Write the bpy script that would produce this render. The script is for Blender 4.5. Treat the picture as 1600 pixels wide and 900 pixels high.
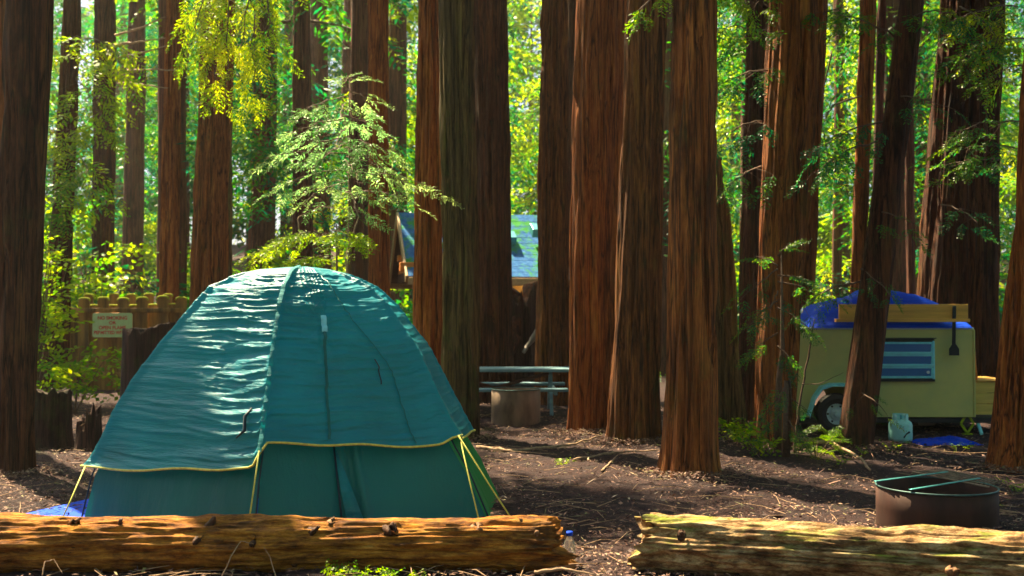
import bpy, math, random
import numpy as np
from mathutils import Vector, Matrix

# ------------------------------------------------------------------ camera, world, sun
SC = bpy.context.scene
for o in list(bpy.data.objects): bpy.data.objects.remove(o)
COL = SC.collection
F = 1700.0; CAMH = 1.5; PITCH = math.atan(40/F)
cam = bpy.data.objects.new('camera', bpy.data.cameras.new('camera')); COL.objects.link(cam)
cam.location = (0, 0, CAMH); cam.rotation_euler = (math.pi/2+PITCH, 0, 0)
cam.data.sensor_width = 36; cam.data.lens = 36*F/1600; cam.data.clip_end = 3000
cam.data.dof.use_dof = True; cam.data.dof.focus_distance = 8.2; cam.data.dof.aperture_fstop = 2.6
SC.camera = cam
SUN_AZ, SUN_EL = math.radians(-36), math.radians(58)
W = bpy.data.worlds.new('World'); SC.world = W; W.use_nodes = True
nt = W.node_tree; bgn = nt.nodes['Background']
sky = nt.nodes.new('ShaderNodeTexSky'); sky.sky_type = 'NISHITA'; sky.sun_disc = False
sky.sun_elevation = SUN_EL; sky.sun_rotation = SUN_AZ
sky.air_density = .8; sky.dust_density = 3.0; sky.ozone_density = .6
nt.links.new(sky.outputs[0], bgn.inputs[0]); bgn.inputs[1].default_value = 0.05
sd = bpy.data.lights.new('sun', 'SUN'); sd.energy = 5.0; sd.angle = math.radians(0.5); sd.color = (1.0, 0.82, 0.50)
sun = bpy.data.objects.new('sun', sd); COL.objects.link(sun)
SUND = Vector((math.sin(SUN_AZ)*math.cos(SUN_EL), math.cos(SUN_AZ)*math.cos(SUN_EL), math.sin(SUN_EL)))
sun.rotation_euler = SUND.to_track_quat('Z', 'Y').to_euler()
SC.view_settings.view_transform = 'Standard'; SC.view_settings.look = 'None'
SC.view_settings.exposure = 2.25; SC.view_settings.gamma = 1.0
HAZE_DENSITY = 0.0008

# ------------------------------------------------------------------ helpers
RNG = np.random.default_rng(7); random.seed(7)
def ray(px, py):
    u = (px-800)/F; v = (450-py)/F
    return Vector((u, math.cos(PITCH)-v*math.sin(PITCH), math.sin(PITCH)+v*math.cos(PITCH)))
def at(px, py, d):
    r = ray(px, py); return Vector((0, 0, CAMH)) + r*(d/r.y)
def X(px, d): return (px-800)/F*d
def dist(py, z=0.0): return F*(CAMH-z)/(py-490)

def _h(ix, iy, iz, s):
    n = (ix.astype(np.int64)*374761393 + iy.astype(np.int64)*668265263 + iz.astype(np.int64)*2147483647 + s*974634777) & 0xffffffff
    n = ((n ^ (n >> 13))*1274126177) & 0xffffffff
    return ((n ^ (n >> 16)) & 0xffff)/65535.0
def vnoise(x, y, z=0.0, s=0):
    x, y, z = np.broadcast_arrays(np.asarray(x, float), np.asarray(y, float), np.asarray(z, float))
    ix, iy, iz = np.floor(x).astype(np.int64), np.floor(y).astype(np.int64), np.floor(z).astype(np.int64)
    fx, fy, fz = x-ix, y-iy, z-iz
    fx = fx*fx*(3-2*fx); fy = fy*fy*(3-2*fy); fz = fz*fz*(3-2*fz)
    r = 0
    for a in (0, 1):
        for b in (0, 1):
            for c in (0, 1):
                r = r + _h(ix+a, iy+b, iz+c, s)*(fx if a else 1-fx)*(fy if b else 1-fy)*(fz if c else 1-fz)
    return r*2-1
def fbm(x, y, z=0.0, o=3, s=0):
    r = 0; a = 1.0; f = 1.0
    for i in range(o):
        r = r + a*vnoise(np.asarray(x)*f, np.asarray(y)*f, np.asarray(z)*f, s+i*17); a *= .5; f *= 2.03
    return r
def ss(a, b, x):
    t = np.clip((np.asarray(x, float)-a)/(b-a), 0, 1); return t*t*(3-2*t)
def gh(x, y):
    x = np.asarray(x, float); y = np.asarray(y, float)
    n = 0.035*fbm(x*.6, y*.6, 0, 3, 5)*ss(4, 8, y)
    start = 22 + 9*ss(-6, 0, x)
    rise = np.clip(y-start, 0, 55)*0.115
    return n + rise + ss(20, 40, y)*.25*fbm(x*.15, y*.15, 0, 2, 9)
def gz(x, y): return float(gh(x, y))

def mesh_obj(name, V, Fc, m, parent=None, smooth=True, base=None):
    V = np.asarray(V, np.float32).reshape(-1, 3)
    if base is not None: V = V-np.asarray(base, np.float32)
    elif parent is not None:
        q = parent
        while q is not None: V = V-np.asarray(q.location, np.float32); q = q.parent
    me = bpy.data.meshes.new(name)
    if isinstance(Fc, np.ndarray):
        k = Fc.shape[1]; n = len(Fc)
        me.vertices.add(len(V)); me.vertices.foreach_set('co', V.ravel())
        me.loops.add(n*k); me.loops.foreach_set('vertex_index', Fc.astype(np.int32).ravel())
        me.polygons.add(n); me.polygons.foreach_set('loop_start', np.arange(0, n*k, k, dtype=np.int32))
        try: me.polygons.foreach_set('loop_total', np.full(n, k, np.int32))
        except Exception: pass
        me.update(calc_edges=True)
    else:
        me.from_pydata([tuple(map(float, v)) for v in V], [], [tuple(int(i) for i in f) for f in Fc]); me.update()
    me.validate()
    if smooth: me.polygons.foreach_set('use_smooth', np.ones(len(me.polygons), bool))
    o = bpy.data.objects.new(name, me); COL.objects.link(o)
    if m is not None: me.materials.append(m)
    if parent is not None: o.parent = parent
    elif base is not None: o.location = base
    return o
def tag(o, label=None, cat=None, group=None, kind=None):
    if label: o['label'] = label
    if cat: o['category'] = cat
    if group: o['group'] = group
    if kind: o['kind'] = kind
    return o
def empty(name, loc, label=None, cat=None, group=None, rz=0):
    o = bpy.data.objects.new(name, None); COL.objects.link(o); o.location = loc; o.rotation_euler = (0, 0, rz)
    o.empty_display_size = .1
    return tag(o, label, cat, group)
def bev(o, w=.006, seg=2):
    md = o.modifiers.new('bevel', 'BEVEL'); md.width = w; md.segments = seg; md.limit_method = 'ANGLE'; return o
def solid(o, t, off=0):
    md = o.modifiers.new('solid', 'SOLIDIFY'); md.thickness = t; md.offset = off; return o

def box(c, s, R=None):
    c = np.array(c, float); s = np.array(s, float)/2
    V = np.array([[x, y, z] for x in (-1, 1) for y in (-1, 1) for z in (-1, 1)], float)*s
    if R is not None: V = V@np.array(R.to_3x3()).T
    return V+c, [(0, 1, 3, 2), (4, 6, 7, 5), (0, 4, 5, 1), (2, 3, 7, 6), (0, 2, 6, 4), (1, 5, 7, 3)]
def beam(a, b, w, h, up=(0, 0, 1)):
    a = Vector(a); b = Vector(b); d = (b-a); L = d.length; d.normalize(); u = Vector(up); s = d.cross(u)
    if s.length < 1e-3: s = d.cross(Vector((0, 1, 0)))
    s.normalize(); u = s.cross(d); V = []
    for p in (a, b):
        for (i, j) in ((-1, -1), (1, -1), (1, 1), (-1, 1)): V.append(p+s*(i*w/2)+u*(j*h/2))
    return np.array([tuple(v) for v in V]), [(0, 1, 2, 3), (7, 6, 5, 4), (0, 4, 5, 1), (1, 5, 6, 2), (2, 6, 7, 3), (3, 7, 4, 0)]
def tube(P, r, n=8, cap=True):
    P = [Vector(p) for p in P]; m = len(P)
    rr = [r]*m if not hasattr(r, '__len__') else r
    V = []; Fc = []; prev = None
    for i, p in enumerate(P):
        t = (P[min(i+1, m-1)]-P[max(i-1, 0)]).normalized()
        if prev is None:
            a = t.cross(Vector((0, 0, 1)));
            if a.length < 1e-2: a = t.cross(Vector((1, 0, 0)))
        else: a = prev-t*prev.dot(t)
        a.normalize(); prev = a; b = t.cross(a)
        for k in range(n):
            q = 2*math.pi*k/n; V.append(p+(a*math.cos(q)+b*math.sin(q))*rr[i])
    for i in range(m-1):
        for k in range(n):
            Fc.append((i*n+k, i*n+(k+1) % n, (i+1)*n+(k+1) % n, (i+1)*n+k))
    if cap: Fc.append(tuple(range(n))[::-1]); Fc.append(tuple(range((m-1)*n, m*n)))
    return np.array([tuple(v) for v in V]), Fc
def lathe(prof, n=32, c=(0, 0, 0)):
    V = []; Fc = []
    for (r, z) in prof:
        for k in range(n):
            q = 2*math.pi*k/n; V.append((c[0]+r*math.cos(q), c[1]+r*math.sin(q), c[2]+z))
    for i in range(len(prof)-1):
        for k in range(n): Fc.append((i*n+k, i*n+(k+1) % n, (i+1)*n+(k+1) % n, (i+1)*n+k))
    return np.array(V), Fc
def join(*L):
    V = []; Fc = []; n = 0
    for v, f in L:
        V.append(np.asarray(v, float)); Fc += [tuple(i+n for i in q) for q in f]; n += len(v)
    return np.concatenate(V), Fc
def grid(nu, nv, wrap=False):
    u = np.arange(nu if wrap else nu-1); v = np.arange(nv-1); U, Vv = np.meshgrid(u, v)
    a = Vv*nu+U; b = Vv*nu+(U+1) % nu; return np.stack([a, b, b+nu, a+nu], -1).reshape(-1, 4)

# ------------------------------------------------------------------ materials
def newmat(name):
    m = bpy.data.materials.new(name); m.use_nodes = True; n = m.node_tree
    return m, n, n.nodes['Principled BSDF'], n.nodes['Material Output']
def N(n, t, **k):
    x = n.nodes.new(t)
    for a, b in k.items():
        if hasattr(x, a) and a not in ('Scale',): setattr(x, a, b)
    return x
def coords(n, scale=(1, 1, 1), out='Object'):
    tc = n.nodes.new('ShaderNodeTexCoord'); mp = n.nodes.new('ShaderNodeMapping'); mp.inputs['Scale'].default_value = scale
    n.links.new(tc.outputs[out], mp.inputs[0]); return mp.outputs[0]
def noise(n, vec, sc, det=4, rough=.6):
    x = n.nodes.new('ShaderNodeTexNoise'); x.inputs['Scale'].default_value = sc; x.inputs['Detail'].default_value = det
    x.inputs['Roughness'].default_value = rough; n.links.new(vec, x.inputs['Vector']); return x.outputs[0]
def ramp(n, fac, stops):
    r = n.nodes.new('ShaderNodeValToRGB'); e = r.color_ramp.elements
    while len(e) < len(stops): e.new(.5)
    for i, (p, c) in enumerate(stops): e[i].position = p; e[i].color = (*c, 1) if len(c) == 3 else c
    n.links.new(fac, r.inputs[0]); return r.outputs[0]
def mixc(n, f, a, b, mode='MIX'):
    x = n.nodes.new('ShaderNodeMix'); x.data_type = 'RGBA'; x.blend_type = mode
    for s, v in ((0, f), (6, a), (7, b)):
        if hasattr(v, 'links'): n.links.new(v, x.inputs[s])
        else: x.inputs[s].default_value = v if s == 0 else (*v, 1)
    return x.outputs[2]
def bump(n, h, strength, dist_, bs):
    b = n.nodes.new('ShaderNodeBump'); b.inputs['Strength'].default_value = strength; b.inputs['Distance'].default_value = dist_
    n.links.new(h, b.inputs['Height']); n.links.new(b.outputs[0], bs.inputs['Normal']); return b
def simple(name, col, rough=.6, metal=0, var=.25, sc=12, bmp=.3, spec=.5, stretch=(1, 1, 1), dark=None):
    m, n, b, o = newmat(name); v = coords(n, stretch); f = noise(n, v, sc)
    c2 = tuple(c*(1-var) for c in col) if dark is None else dark; c1 = tuple(min(1, c*(1+var*.6)) for c in col)
    n.links.new(ramp(n, f, [(.32, c2), (.66, c1)]), b.inputs['Base Color'])
    b.inputs['Roughness'].default_value = rough; b.inputs['Metallic'].default_value = metal
    b.inputs['Specular IOR Level'].default_value = spec
    if bmp: bump(n, f, bmp, .01, b)
    return m
def bark_mat(name, lo, mid, hi, moss=0.15, mosscol=(.07, .10, .015)):
    m, n, b, o = newmat(name)
    oi = n.nodes.new('ShaderNodeObjectInfo')
    def vec(sc):
        ad = n.nodes.new('ShaderNodeVectorMath'); ad.operation = 'ADD'; n.links.new(coords(n, sc), ad.inputs[0]); n.links.new(oi.outputs['Location'], ad.inputs[1]); return ad.outputs[0]
    v = vec((1, 1, .05)); f1 = noise(n, v, 24, 8, .78); f2 = noise(n, vec((1, 1, .09)), 70, 4, .7); f3 = noise(n, vec((1, 1, .12)), 4.5, 4, .65)
    f4 = noise(n, vec((1, 1, .7)), 2.6, 6, .72); f5 = noise(n, vec((1, 1, .035)), 11, 3, .5)
    c = ramp(n, f1, [(.38, lo), (.49, mid), (.62, hi)])
    c = mixc(n, .4, c, ramp(n, f2, [(.36, lo), (.66, hi)]), 'MIX')
    # long bands of greyer and of ochre bark
    c = mixc(n, ramp(n, f3, [(.42, (0, 0, 0)), (.62, (.55, .55, .55))]), c, (mid[0]*.55, mid[1]*.65, mid[2]*.75))
    c = mixc(n, ramp(n, f3, [(.30, (.6, .6, .6)), (.44, (0, 0, 0))]), c, (hi[0]*.95, hi[1]*1.15, hi[2]*.9))
    # narrow dark furrows
    ab = n.nodes.new('ShaderNodeMath'); ab.operation = 'SUBTRACT'; n.links.new(f5, ab.inputs[0]); ab.inputs[1].default_value = .5
    a2 = n.nodes.new('ShaderNodeMath'); a2.operation = 'ABSOLUTE'; n.links.new(ab.outputs[0], a2.inputs[0])
    fur = ramp(n, a2.outputs[0], [(.0, (.85, .85, .85)), (.035, (0, 0, 0))]); c = mixc(n, fur, c, tuple(x*.8 for x in lo))
    burn = ramp(n, noise(n, vec((1, 1, .3)), 1.7, 5, .7), [(.56, (0, 0, 0)), (.68, (.8, .8, .8))]); c = mixc(n, burn, c, tuple(x*1.3 for x in lo))
    mm = ramp(n, f4, [(.54, (0, 0, 0)), (.70, (min(1, moss*3),)*3)])
    c = mixc(n, mm, c, mosscol)
    n.links.new(c, b.inputs['Base Color']); b.inputs['Roughness'].default_value = .85; b.inputs['Specular IOR Level'].default_value = .25
    mx = n.nodes.new('ShaderNodeMath'); mx.operation = 'MULTIPLY_ADD'; n.links.new(f2, mx.inputs[0]); mx.inputs[1].default_value = .5; n.links.new(f1, mx.inputs[2])
    m3 = n.nodes.new('ShaderNodeMath'); m3.operation = 'MULTIPLY_ADD'; n.links.new(a2.outputs[0], m3.inputs[0]); m3.inputs[1].default_value = 3.0; n.links.new(mx.outputs[0], m3.inputs[2])
    bump(n, m3.outputs[0], 1.0, .035, b); return m
def leaf_mat(name, cols, trans=.55, gloss=.35, hue=.488, sat=1.12):
    m = bpy.data.materials.new(name); m.use_nodes = True; n = m.node_tree; n.nodes.clear()
    out = n.nodes.new('ShaderNodeOutputMaterial'); g = n.nodes.new('ShaderNodeNewGeometry')
    v = coords(n); f = noise(n, v, .4, 3)
    mx = n.nodes.new('ShaderNodeMath'); mx.operation = 'MULTIPLY_ADD'; n.links.new(g.outputs['Random Per Island'], mx.inputs[0]); mx.inputs[1].default_value = .45
    sb = n.nodes.new('ShaderNodeMath'); sb.operation = 'MULTIPLY_ADD'; n.links.new(f, sb.inputs[0]); sb.inputs[1].default_value = 2.2; sb.inputs[2].default_value = -.85
    n.links.new(sb.outputs[0], mx.inputs[2])
    c = ramp(n, mx.outputs[0], [(.18, cols[0]), (.58, cols[1]), (1.0, cols[2])])  # shade teal and sunlit yellow mixed into the leaf colour, noise adds dark pockets
    d = n.nodes.new('ShaderNodeBsdfDiffuse'); t = n.nodes.new('ShaderNodeBsdfTranslucent'); gl = n.nodes.new('ShaderNodeBsdfGlossy')
    gl.inputs['Roughness'].default_value = gloss
    n.links.new(c, d.inputs[0]); hs = n.nodes.new('ShaderNodeHueSaturation'); hs.inputs['Hue'].default_value = hue; hs.inputs['Saturation'].default_value = sat; hs.inputs['Value'].default_value = 2.0
    n.links.new(c, hs.inputs['Color']); n.links.new(hs.outputs[0], t.inputs[0])
    m1 = n.nodes.new('ShaderNodeMixShader'); m1.inputs[0].default_value = trans; n.links.new(d.outputs[0], m1.inputs[1]); n.links.new(t.outputs[0], m1.inputs[2])
    m2 = n.nodes.new('ShaderNodeMixShader'); m2.inputs[0].default_value = .02; n.links.new(m1.outputs[0], m2.inputs[1]); n.links.new(gl.outputs[0], m2.inputs[2])
    n.links.new(m2.outputs[0], out.inputs[0]); return m

M = {}
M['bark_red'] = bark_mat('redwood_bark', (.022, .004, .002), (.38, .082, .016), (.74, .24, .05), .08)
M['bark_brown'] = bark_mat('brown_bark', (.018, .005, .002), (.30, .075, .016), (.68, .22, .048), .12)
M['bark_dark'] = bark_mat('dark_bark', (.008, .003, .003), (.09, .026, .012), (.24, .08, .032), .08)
M['bark_char'] = bark_mat('scorched_redwood_bark', (.010, .003, .002), (.15, .040, .010), (.44, .15, .035), .10)
M['bark_moss'] = bark_mat('mossy_bark', (.014, .010, .005), (.15, .085, .03), (.30, .19, .06), .25)
M['bark_far'] = bark_mat('far_bark', (.02, .008, .008), (.15, .045, .03), (.30, .11, .06), .10, (.05, .09, .04))
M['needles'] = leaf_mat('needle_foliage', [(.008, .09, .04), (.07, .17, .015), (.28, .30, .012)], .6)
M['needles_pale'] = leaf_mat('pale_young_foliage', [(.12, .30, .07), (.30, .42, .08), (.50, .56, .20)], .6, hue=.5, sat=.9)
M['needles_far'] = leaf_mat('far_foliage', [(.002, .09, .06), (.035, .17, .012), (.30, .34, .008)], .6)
M['needles_dark'] = leaf_mat('shaded_foliage', [(.002, .085, .055), (.03, .15, .012), (.22, .27, .006)], .6)  # deeper copy of the far foliage, shade put into its colours
M['leaf_bright'] = leaf_mat('bright_leaves', [(.04, .16, .01), (.20, .30, .01), (.45, .45, .02)], .65)
M['twig'] = simple('twig_wood', (.12, .06, .035), .8, var=.4, sc=30)
M['dead'] = simple('dead_branch', (.36, .22, .13), .85, var=.45, sc=25)
M['weathered'] = simple('weathered_wood', (.30, .25, .22), .85, var=.4, sc=14, stretch=(1, 1, .2))

def ground_mat():
    m, n, b, o = newmat('forest_floor')
    v = coords(n); a = noise(n, v, 38, 8, .8); c = noise(n, v, 2.2, 5, .6); d = noise(n, v, 9, 6, .75)
    c1 = ramp(n, a, [(.34, (.008, .006, .008)), (.48, (.034, .017, .019)), (.60, (.11, .046, .043)), (.73, (.42, .22, .18))])
    c2 = ramp(n, d, [(.3, (.018, .014, .020)), (.6, (.08, .042, .038)), (.8, (.20, .10, .07))])
    cc = mixc(n, .45, c1, c2); cc = mixc(n, ramp(n, c, [(.4, (0, 0, 0)), (.62, (.55, .55, .55))]), cc, (.030, .021, .027))
    g = noise(n, v, 1.1, 6, .7); cc = mixc(n, ramp(n, g, [(.60, (0, 0, 0)), (.72, (.5, .5, .5))]), cc, (.05, .08, .015))
    n.links.new(cc, b.inputs['Base Color']); b.inputs['Roughness'].default_value = .9; b.inputs['Specular IOR Level'].default_value = .2
    mx = n.nodes.new('ShaderNodeMath'); mx.operation = 'ADD'; n.links.new(a, mx.inputs[0]); n.links.new(d, mx.inputs[1])
    bump(n, mx.outputs[0], 1.0, .04, b); return m
M['ground'] = ground_mat()
def litter_mat():
    m, n, b, o = newmat('needle_litter'); g = n.nodes.new('ShaderNodeNewGeometry')
    r = ramp(n, g.outputs['Random Per Island'], [(0, (.03, .015, .015)), (.35, (.10, .042, .034)), (.65, (.22, .10, .07)), (.86, (.40, .22, .15)), (.95, (.16, .17, .04)), (1, (.5, .36, .27))])
    n.links.new(r, b.inputs['Base Color']); b.inputs['Roughness'].default_value = .75; return m
M['litter'] = litter_mat()

def fabric(name, col, col2, rough=.34, tr=.25, wr=True, spec=.55, coat=.12):
    m, n, b, o = newmat(name)
    v = coords(n, (1, 1, 1)); f = noise(n, v, 1.6, 4); n.links.new(ramp(n, f, [(.3, col), (.7, col2)]), b.inputs['Base Color'])
    b.inputs['Roughness'].default_value = rough; b.inputs['Specular IOR Level'].default_value = spec
    b.inputs['Coat Weight'].default_value = coat; b.inputs['Coat Roughness'].default_value = .2
    v2 = coords(n, (1.3, 1.3, 14) if wr else (9, 9, 1)); w = noise(n, v2, 2.2, 5, .55); v3 = coords(n, (1, 1, 2)); w2 = noise(n, coords(n, (1, 1, 4)), 30, 4, .6)
    mx = n.nodes.new('ShaderNodeMath'); mx.operation = 'MULTIPLY_ADD'; n.links.new(w2, mx.inputs[0]); mx.inputs[1].default_value = .22; n.links.new(w, mx.inputs[2])
    bm = bump(n, mx.outputs[0], 1.0 if wr else .6, .02, b)
    t = n.nodes.new('ShaderNodeBsdfTranslucent'); t.inputs[0].default_value = (*[min(1, c*1.6) for c in col2], 1)
    n.links.new(bm.outputs[0], t.inputs['Normal'])
    mxs = n.nodes.new('ShaderNodeMixShader'); mxs.inputs[0].default_value = tr
    n.links.new(b.outputs[0], mxs.inputs[1]); n.links.new(t.outputs[0], mxs.inputs[2]); n.links.new(mxs.outputs[0], o.inputs[0]); return m
M['fly'] = fabric('teal_nylon', (.0005, .165, .215), (.001, .29, .37), .46, .24, True, .5, .05)
M['seam'] = fabric('teal_seam_tape', (.002, .19, .215), (.003, .25, .28), .8)
M['tentbody'] = fabric('dark_teal_nylon', (.002, .11, .115), (.003, .17, .16), .5, .35, False)
M['tentgreen'] = fabric('green_nylon', (.01, .20, .05), (.02, .30, .07), .5, .4, False)
M['zip'] = simple('dark_zip', (.01, .03, .05), .6)
M['yellow'] = simple('yellow_cord', (.62, .58, .10), .6, var=.25, sc=30)
M['blue_tarp'] = fabric('blue_tarpaulin', (.001, .04, .50), (.001, .07, .72), .7, .02, True, .15, 0)
def log_mat(name, moss):
    m, n, b, o = newmat(name)
    v = coords(n, (.28, 1, 1)); a = noise(n, v, 18, 9, .8); v2 = coords(n, (.5, 1, 1)); d = noise(n, v2, 4.5, 6, .7)
    g = n.nodes.new('ShaderNodeNewGeometry'); tc = n.nodes.new('ShaderNodeTexCoord')
    if moss: c = ramp(n, a, [(.34, (.035, .016, .008)), (.45, (.30, .15, .055)), (.56, (.60, .40, .19)), (.70, (.78, .64, .46))])
    else: c = ramp(n, a, [(.34, (.03, .009, .003)), (.45, (.30, .10, .012)), (.58, (.62, .25, .03)), (.72, (.78, .42, .10))])
    dk = ramp(n, d, [(.36, (.75, .75, .75)), (.48, (0, 0, 0))]); c = mixc(n, dk, c, (.05, .022, .012))
    if moss:
        v3 = coords(n, (.35, 1.5, 1.5)); e = noise(n, v3, 5, 4, .6); sx = n.nodes.new('ShaderNodeSeparateXYZ'); n.links.new(g.outputs['Normal'], sx.inputs[0])
        ml = n.nodes.new('ShaderNodeMath'); ml.operation = 'MULTIPLY'; n.links.new(ramp(n, e, [(.53, (0, 0, 0)), (.63, (.75, .75, .75))]), ml.inputs[0]); n.links.new(sx.outputs[2], ml.inputs[1]); ml.use_clamp = True
        c = mixc(n, ml.outputs[0], c, (.26, .38, .02))
    fz = noise(n, coords(n, (.07, 1, 1)), 13, 4, .6); sb = n.nodes.new('ShaderNodeMath'); sb.operation = 'SUBTRACT'; n.links.new(fz, sb.inputs[0]); sb.inputs[1].default_value = .5
    ab = n.nodes.new('ShaderNodeMath'); ab.operation = 'ABSOLUTE'; n.links.new(sb.outputs[0], ab.inputs[0]); c = mixc(n, ramp(n, ab.outputs[0], [(0, (.5, .5, .5)), (.02, (0, 0, 0))]), c, (.035, .013, .006))
    n.links.new(c, b.inputs['Base Color']); b.inputs['Roughness'].default_value = .8; b.inputs['Specular IOR Level'].default_value = .3
    mx = n.nodes.new('ShaderNodeMath'); mx.operation = 'ADD'; n.links.new(a, mx.inputs[0]); n.links.new(d, mx.inputs[1]); bump(n, mx.outputs[0], 1.0, .03, b); return m
M['log1'] = log_mat('orange_log_wood', False); M['log2'] = log_mat('mossy_log_wood', True)
M['knot'] = simple('knot_wood', (.07, .025, .010), .8, var=.6, sc=40, bmp=.8)
M['knot_pale'] = simple('pale_knot_wood', (.22, .10, .04), .8, var=.7, sc=30, bmp=.8)
M['stump'] = bark_mat('stump_wood', (.010, .006, .006), (.055, .024, .020), (.12, .05, .04), .12)
M['rust'] = simple('rusty_steel', (.048, .016, .010), .75, .3, var=.55, sc=5, stretch=(1, 1, .35))  # rust tone taken darker to stand for shade on the front ring
M['rust2'] = simple('grey_rusty_steel', (.22, .15, .10), .7, .3, var=.5, sc=5, stretch=(1, 1, .35))
M['steel_blue'] = simple('worn_steel', (.10, .40, .42), .35, .6, var=.3, sc=30)
M['rim'] = simple('dull_rim_steel', (.05, .11, .11), .5, .5, var=.5, sc=9)
M['khaki'] = simple('khaki_paint', (.50, .43, .13), .6, dark=(.38, .40, .15), sc=1.6, bmp=.05)
M['aqua'] = simple('aqua_trim', (.25, .75, .85), .45, var=.15, bmp=0)
M['black'] = simple('black_rubber', (.012, .012, .014), .6, bmp=.05)
M['white'] = simple('white_paint', (.62, .72, .72), .4, var=.12, bmp=.05)
M['tank'] = simple('aqua_tank_paint', (.30, .68, .66), .35, var=.12, sc=8, bmp=.04)
M['lumber'] = simple('fresh_lumber', (.68, .34, .06), .65, var=.3, sc=10, stretch=(.12, 1, 1.5), bmp=.1)
M['yellow_plank'] = simple('yellow_stained_plank', (.68, .46, .10), .6, var=.2, sc=9, stretch=(.15, 1, 1.5), bmp=.1)
M['cabinwood'] = simple('orange_cabin_board', (.80, .27, .05), .65, var=.3, sc=8, stretch=(.2, .2, 2), bmp=.2)
M['cabindark'] = simple('dark_cabin_board', (.12, .05, .03), .7, var=.3, sc=8, bmp=.2)
M['fascia'] = simple('pale_fascia_board', (.5, .33, .16), .6, var=.2)
M['fencew'] = simple('fence_board', (.26, .14, .03), .8, var=.7, sc=7, stretch=(1, 1, .12), bmp=.5)
M['moss'] = simple('bright_moss', (.34, .38, .012), .95, var=.4, sc=25, bmp=.8)
M['table'] = simple('blue_grey_table_boards', (.16, .30, .36), .6, var=.35, sc=10, stretch=(.15, 1, 1), bmp=.2)
M['signface'] = simple('pale_green_sign', (.46, .66, .34), .5, var=.08, bmp=0)
M['signred'] = simple('red_sign_print', (.55, .07, .05), .5, var=.1, bmp=0)
def roof_mat():
    m, n, b, o = newmat('mossy_shingles'); v = coords(n, (1, 1, 1)); f = noise(n, v, 1.6, 5, .7); h = noise(n, v, 9, 3)
    base = ramp(n, h, [(.3, (.02, .10, .34)), (.7, (.07, .22, .50))]); c = mixc(n, ramp(n, f, [(.50, (0, 0, 0)), (.60, (.9, .9, .9))]), base, (.06, .30, .02))
    n.links.new(c, b.inputs['Base Color']); b.inputs['Roughness'].default_value = .9; b.inputs['Specular IOR Level'].default_value = .1; bump(n, h, .5, .03, b); return m
M['roof'] = roof_mat()
def glass(name, col):
    m, n, b, o = newmat(name); b.inputs['Base Color'].default_value = (*col, 1); b.inputs['Roughness'].default_value = .2; b.inputs['Specular IOR Level'].default_value = .4; return m
M['pane'] = glass('blue_glass', (.05, .18, .45))
mm, n_, b_, o_ = newmat('clear_plastic'); b_.inputs['Transmission Weight'].default_value = .85; b_.inputs['Roughness'].default_value = .15; b_.inputs['Base Color'].default_value = (.8, .85, .8, 1); b_.inputs['IOR'].default_value = 1.2; M['plastic'] = mm
mm, n_, b_, o_ = newmat('lamp_glow'); b_.inputs['Emission Color'].default_value = (1, .62, .15, 1); b_.inputs['Emission Strength'].default_value = 3.0; M['glow'] = mm

# ------------------------------------------------------------------ ground
def make_ground():
    xs = np.concatenate([-np.geomspace(400, 16, 14), np.linspace(-14, 14, 281), np.geomspace(16, 400, 14)])
    ys = np.concatenate([[-60, -20, -5, 0, 2], np.linspace(3, 20, 215), np.linspace(20.5, 90, 90), np.geomspace(100, 900, 10)])
    Xg, Yg = np.meshgrid(xs, ys); Z = gh(Xg, Yg)
    near = ss(30, 18, Yg)*ss(15, 13, np.abs(Xg))
    Z = Z + near*(.018*fbm(Xg*5, Yg*5, 0, 3, 31)+.006*fbm(Xg*22, Yg*22, 0, 2, 41))
    o = mesh_obj('ground', np.stack([Xg, Yg, Z], -1), grid(len(xs), len(ys)), M['ground']); o['kind'] = 'structure'; o['label'] = 'reddish brown forest floor strewn with needles and twigs'
make_ground()

# ------------------------------------------------------------------ sunlight gaps: rays that must stay open between crowns
LIT = []
def lit(px, py, d, r=.35): LIT.append((np.array(at(px, py, d)), r))
for (px, py, d, r) in [(360, 470, 8.1, .45), (400, 540, 7.7, .5), (385, 640, 7.4, .5), (330, 560, 7.8, .4), (440, 440, 8.3, .35), (540, 520, 8, .25),
                       (60, 830, 6.5, .4), (200, 825, 6.5, .45), (330, 822, 6.5, .45), (480, 820, 6.5, .45), (620, 820, 6.5, .4), (760, 820, 6.5, .45), (850, 825, 6.5, .4),
                       (1040, 820, 6.4, .4), (1150, 830, 6.3, .45), (1270, 840, 6.2, .45), (1390, 850, 6.0, .45), (1500, 860, 5.8, .35),
                       (100, 899, 6.2, .35), (700, 898, 6.2, .4), (1150, 898, 6.2, .4), (400, 899, 6.2, .25), (960, 899, 6.2, .35),
                       (1030, 745, 10, .4), (860, 690, 12.7, .5), (770, 688, 12.9, .3), (300, 605, 22, .6), (1480, 715, 11.2, .4), (1430, 710, 11.5, .35),
                       (200, 440, 30, 1.5), (250, 430, 31, 1.2), (130, 690, 12, .3)]: lit(px, py, d, r)
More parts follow.
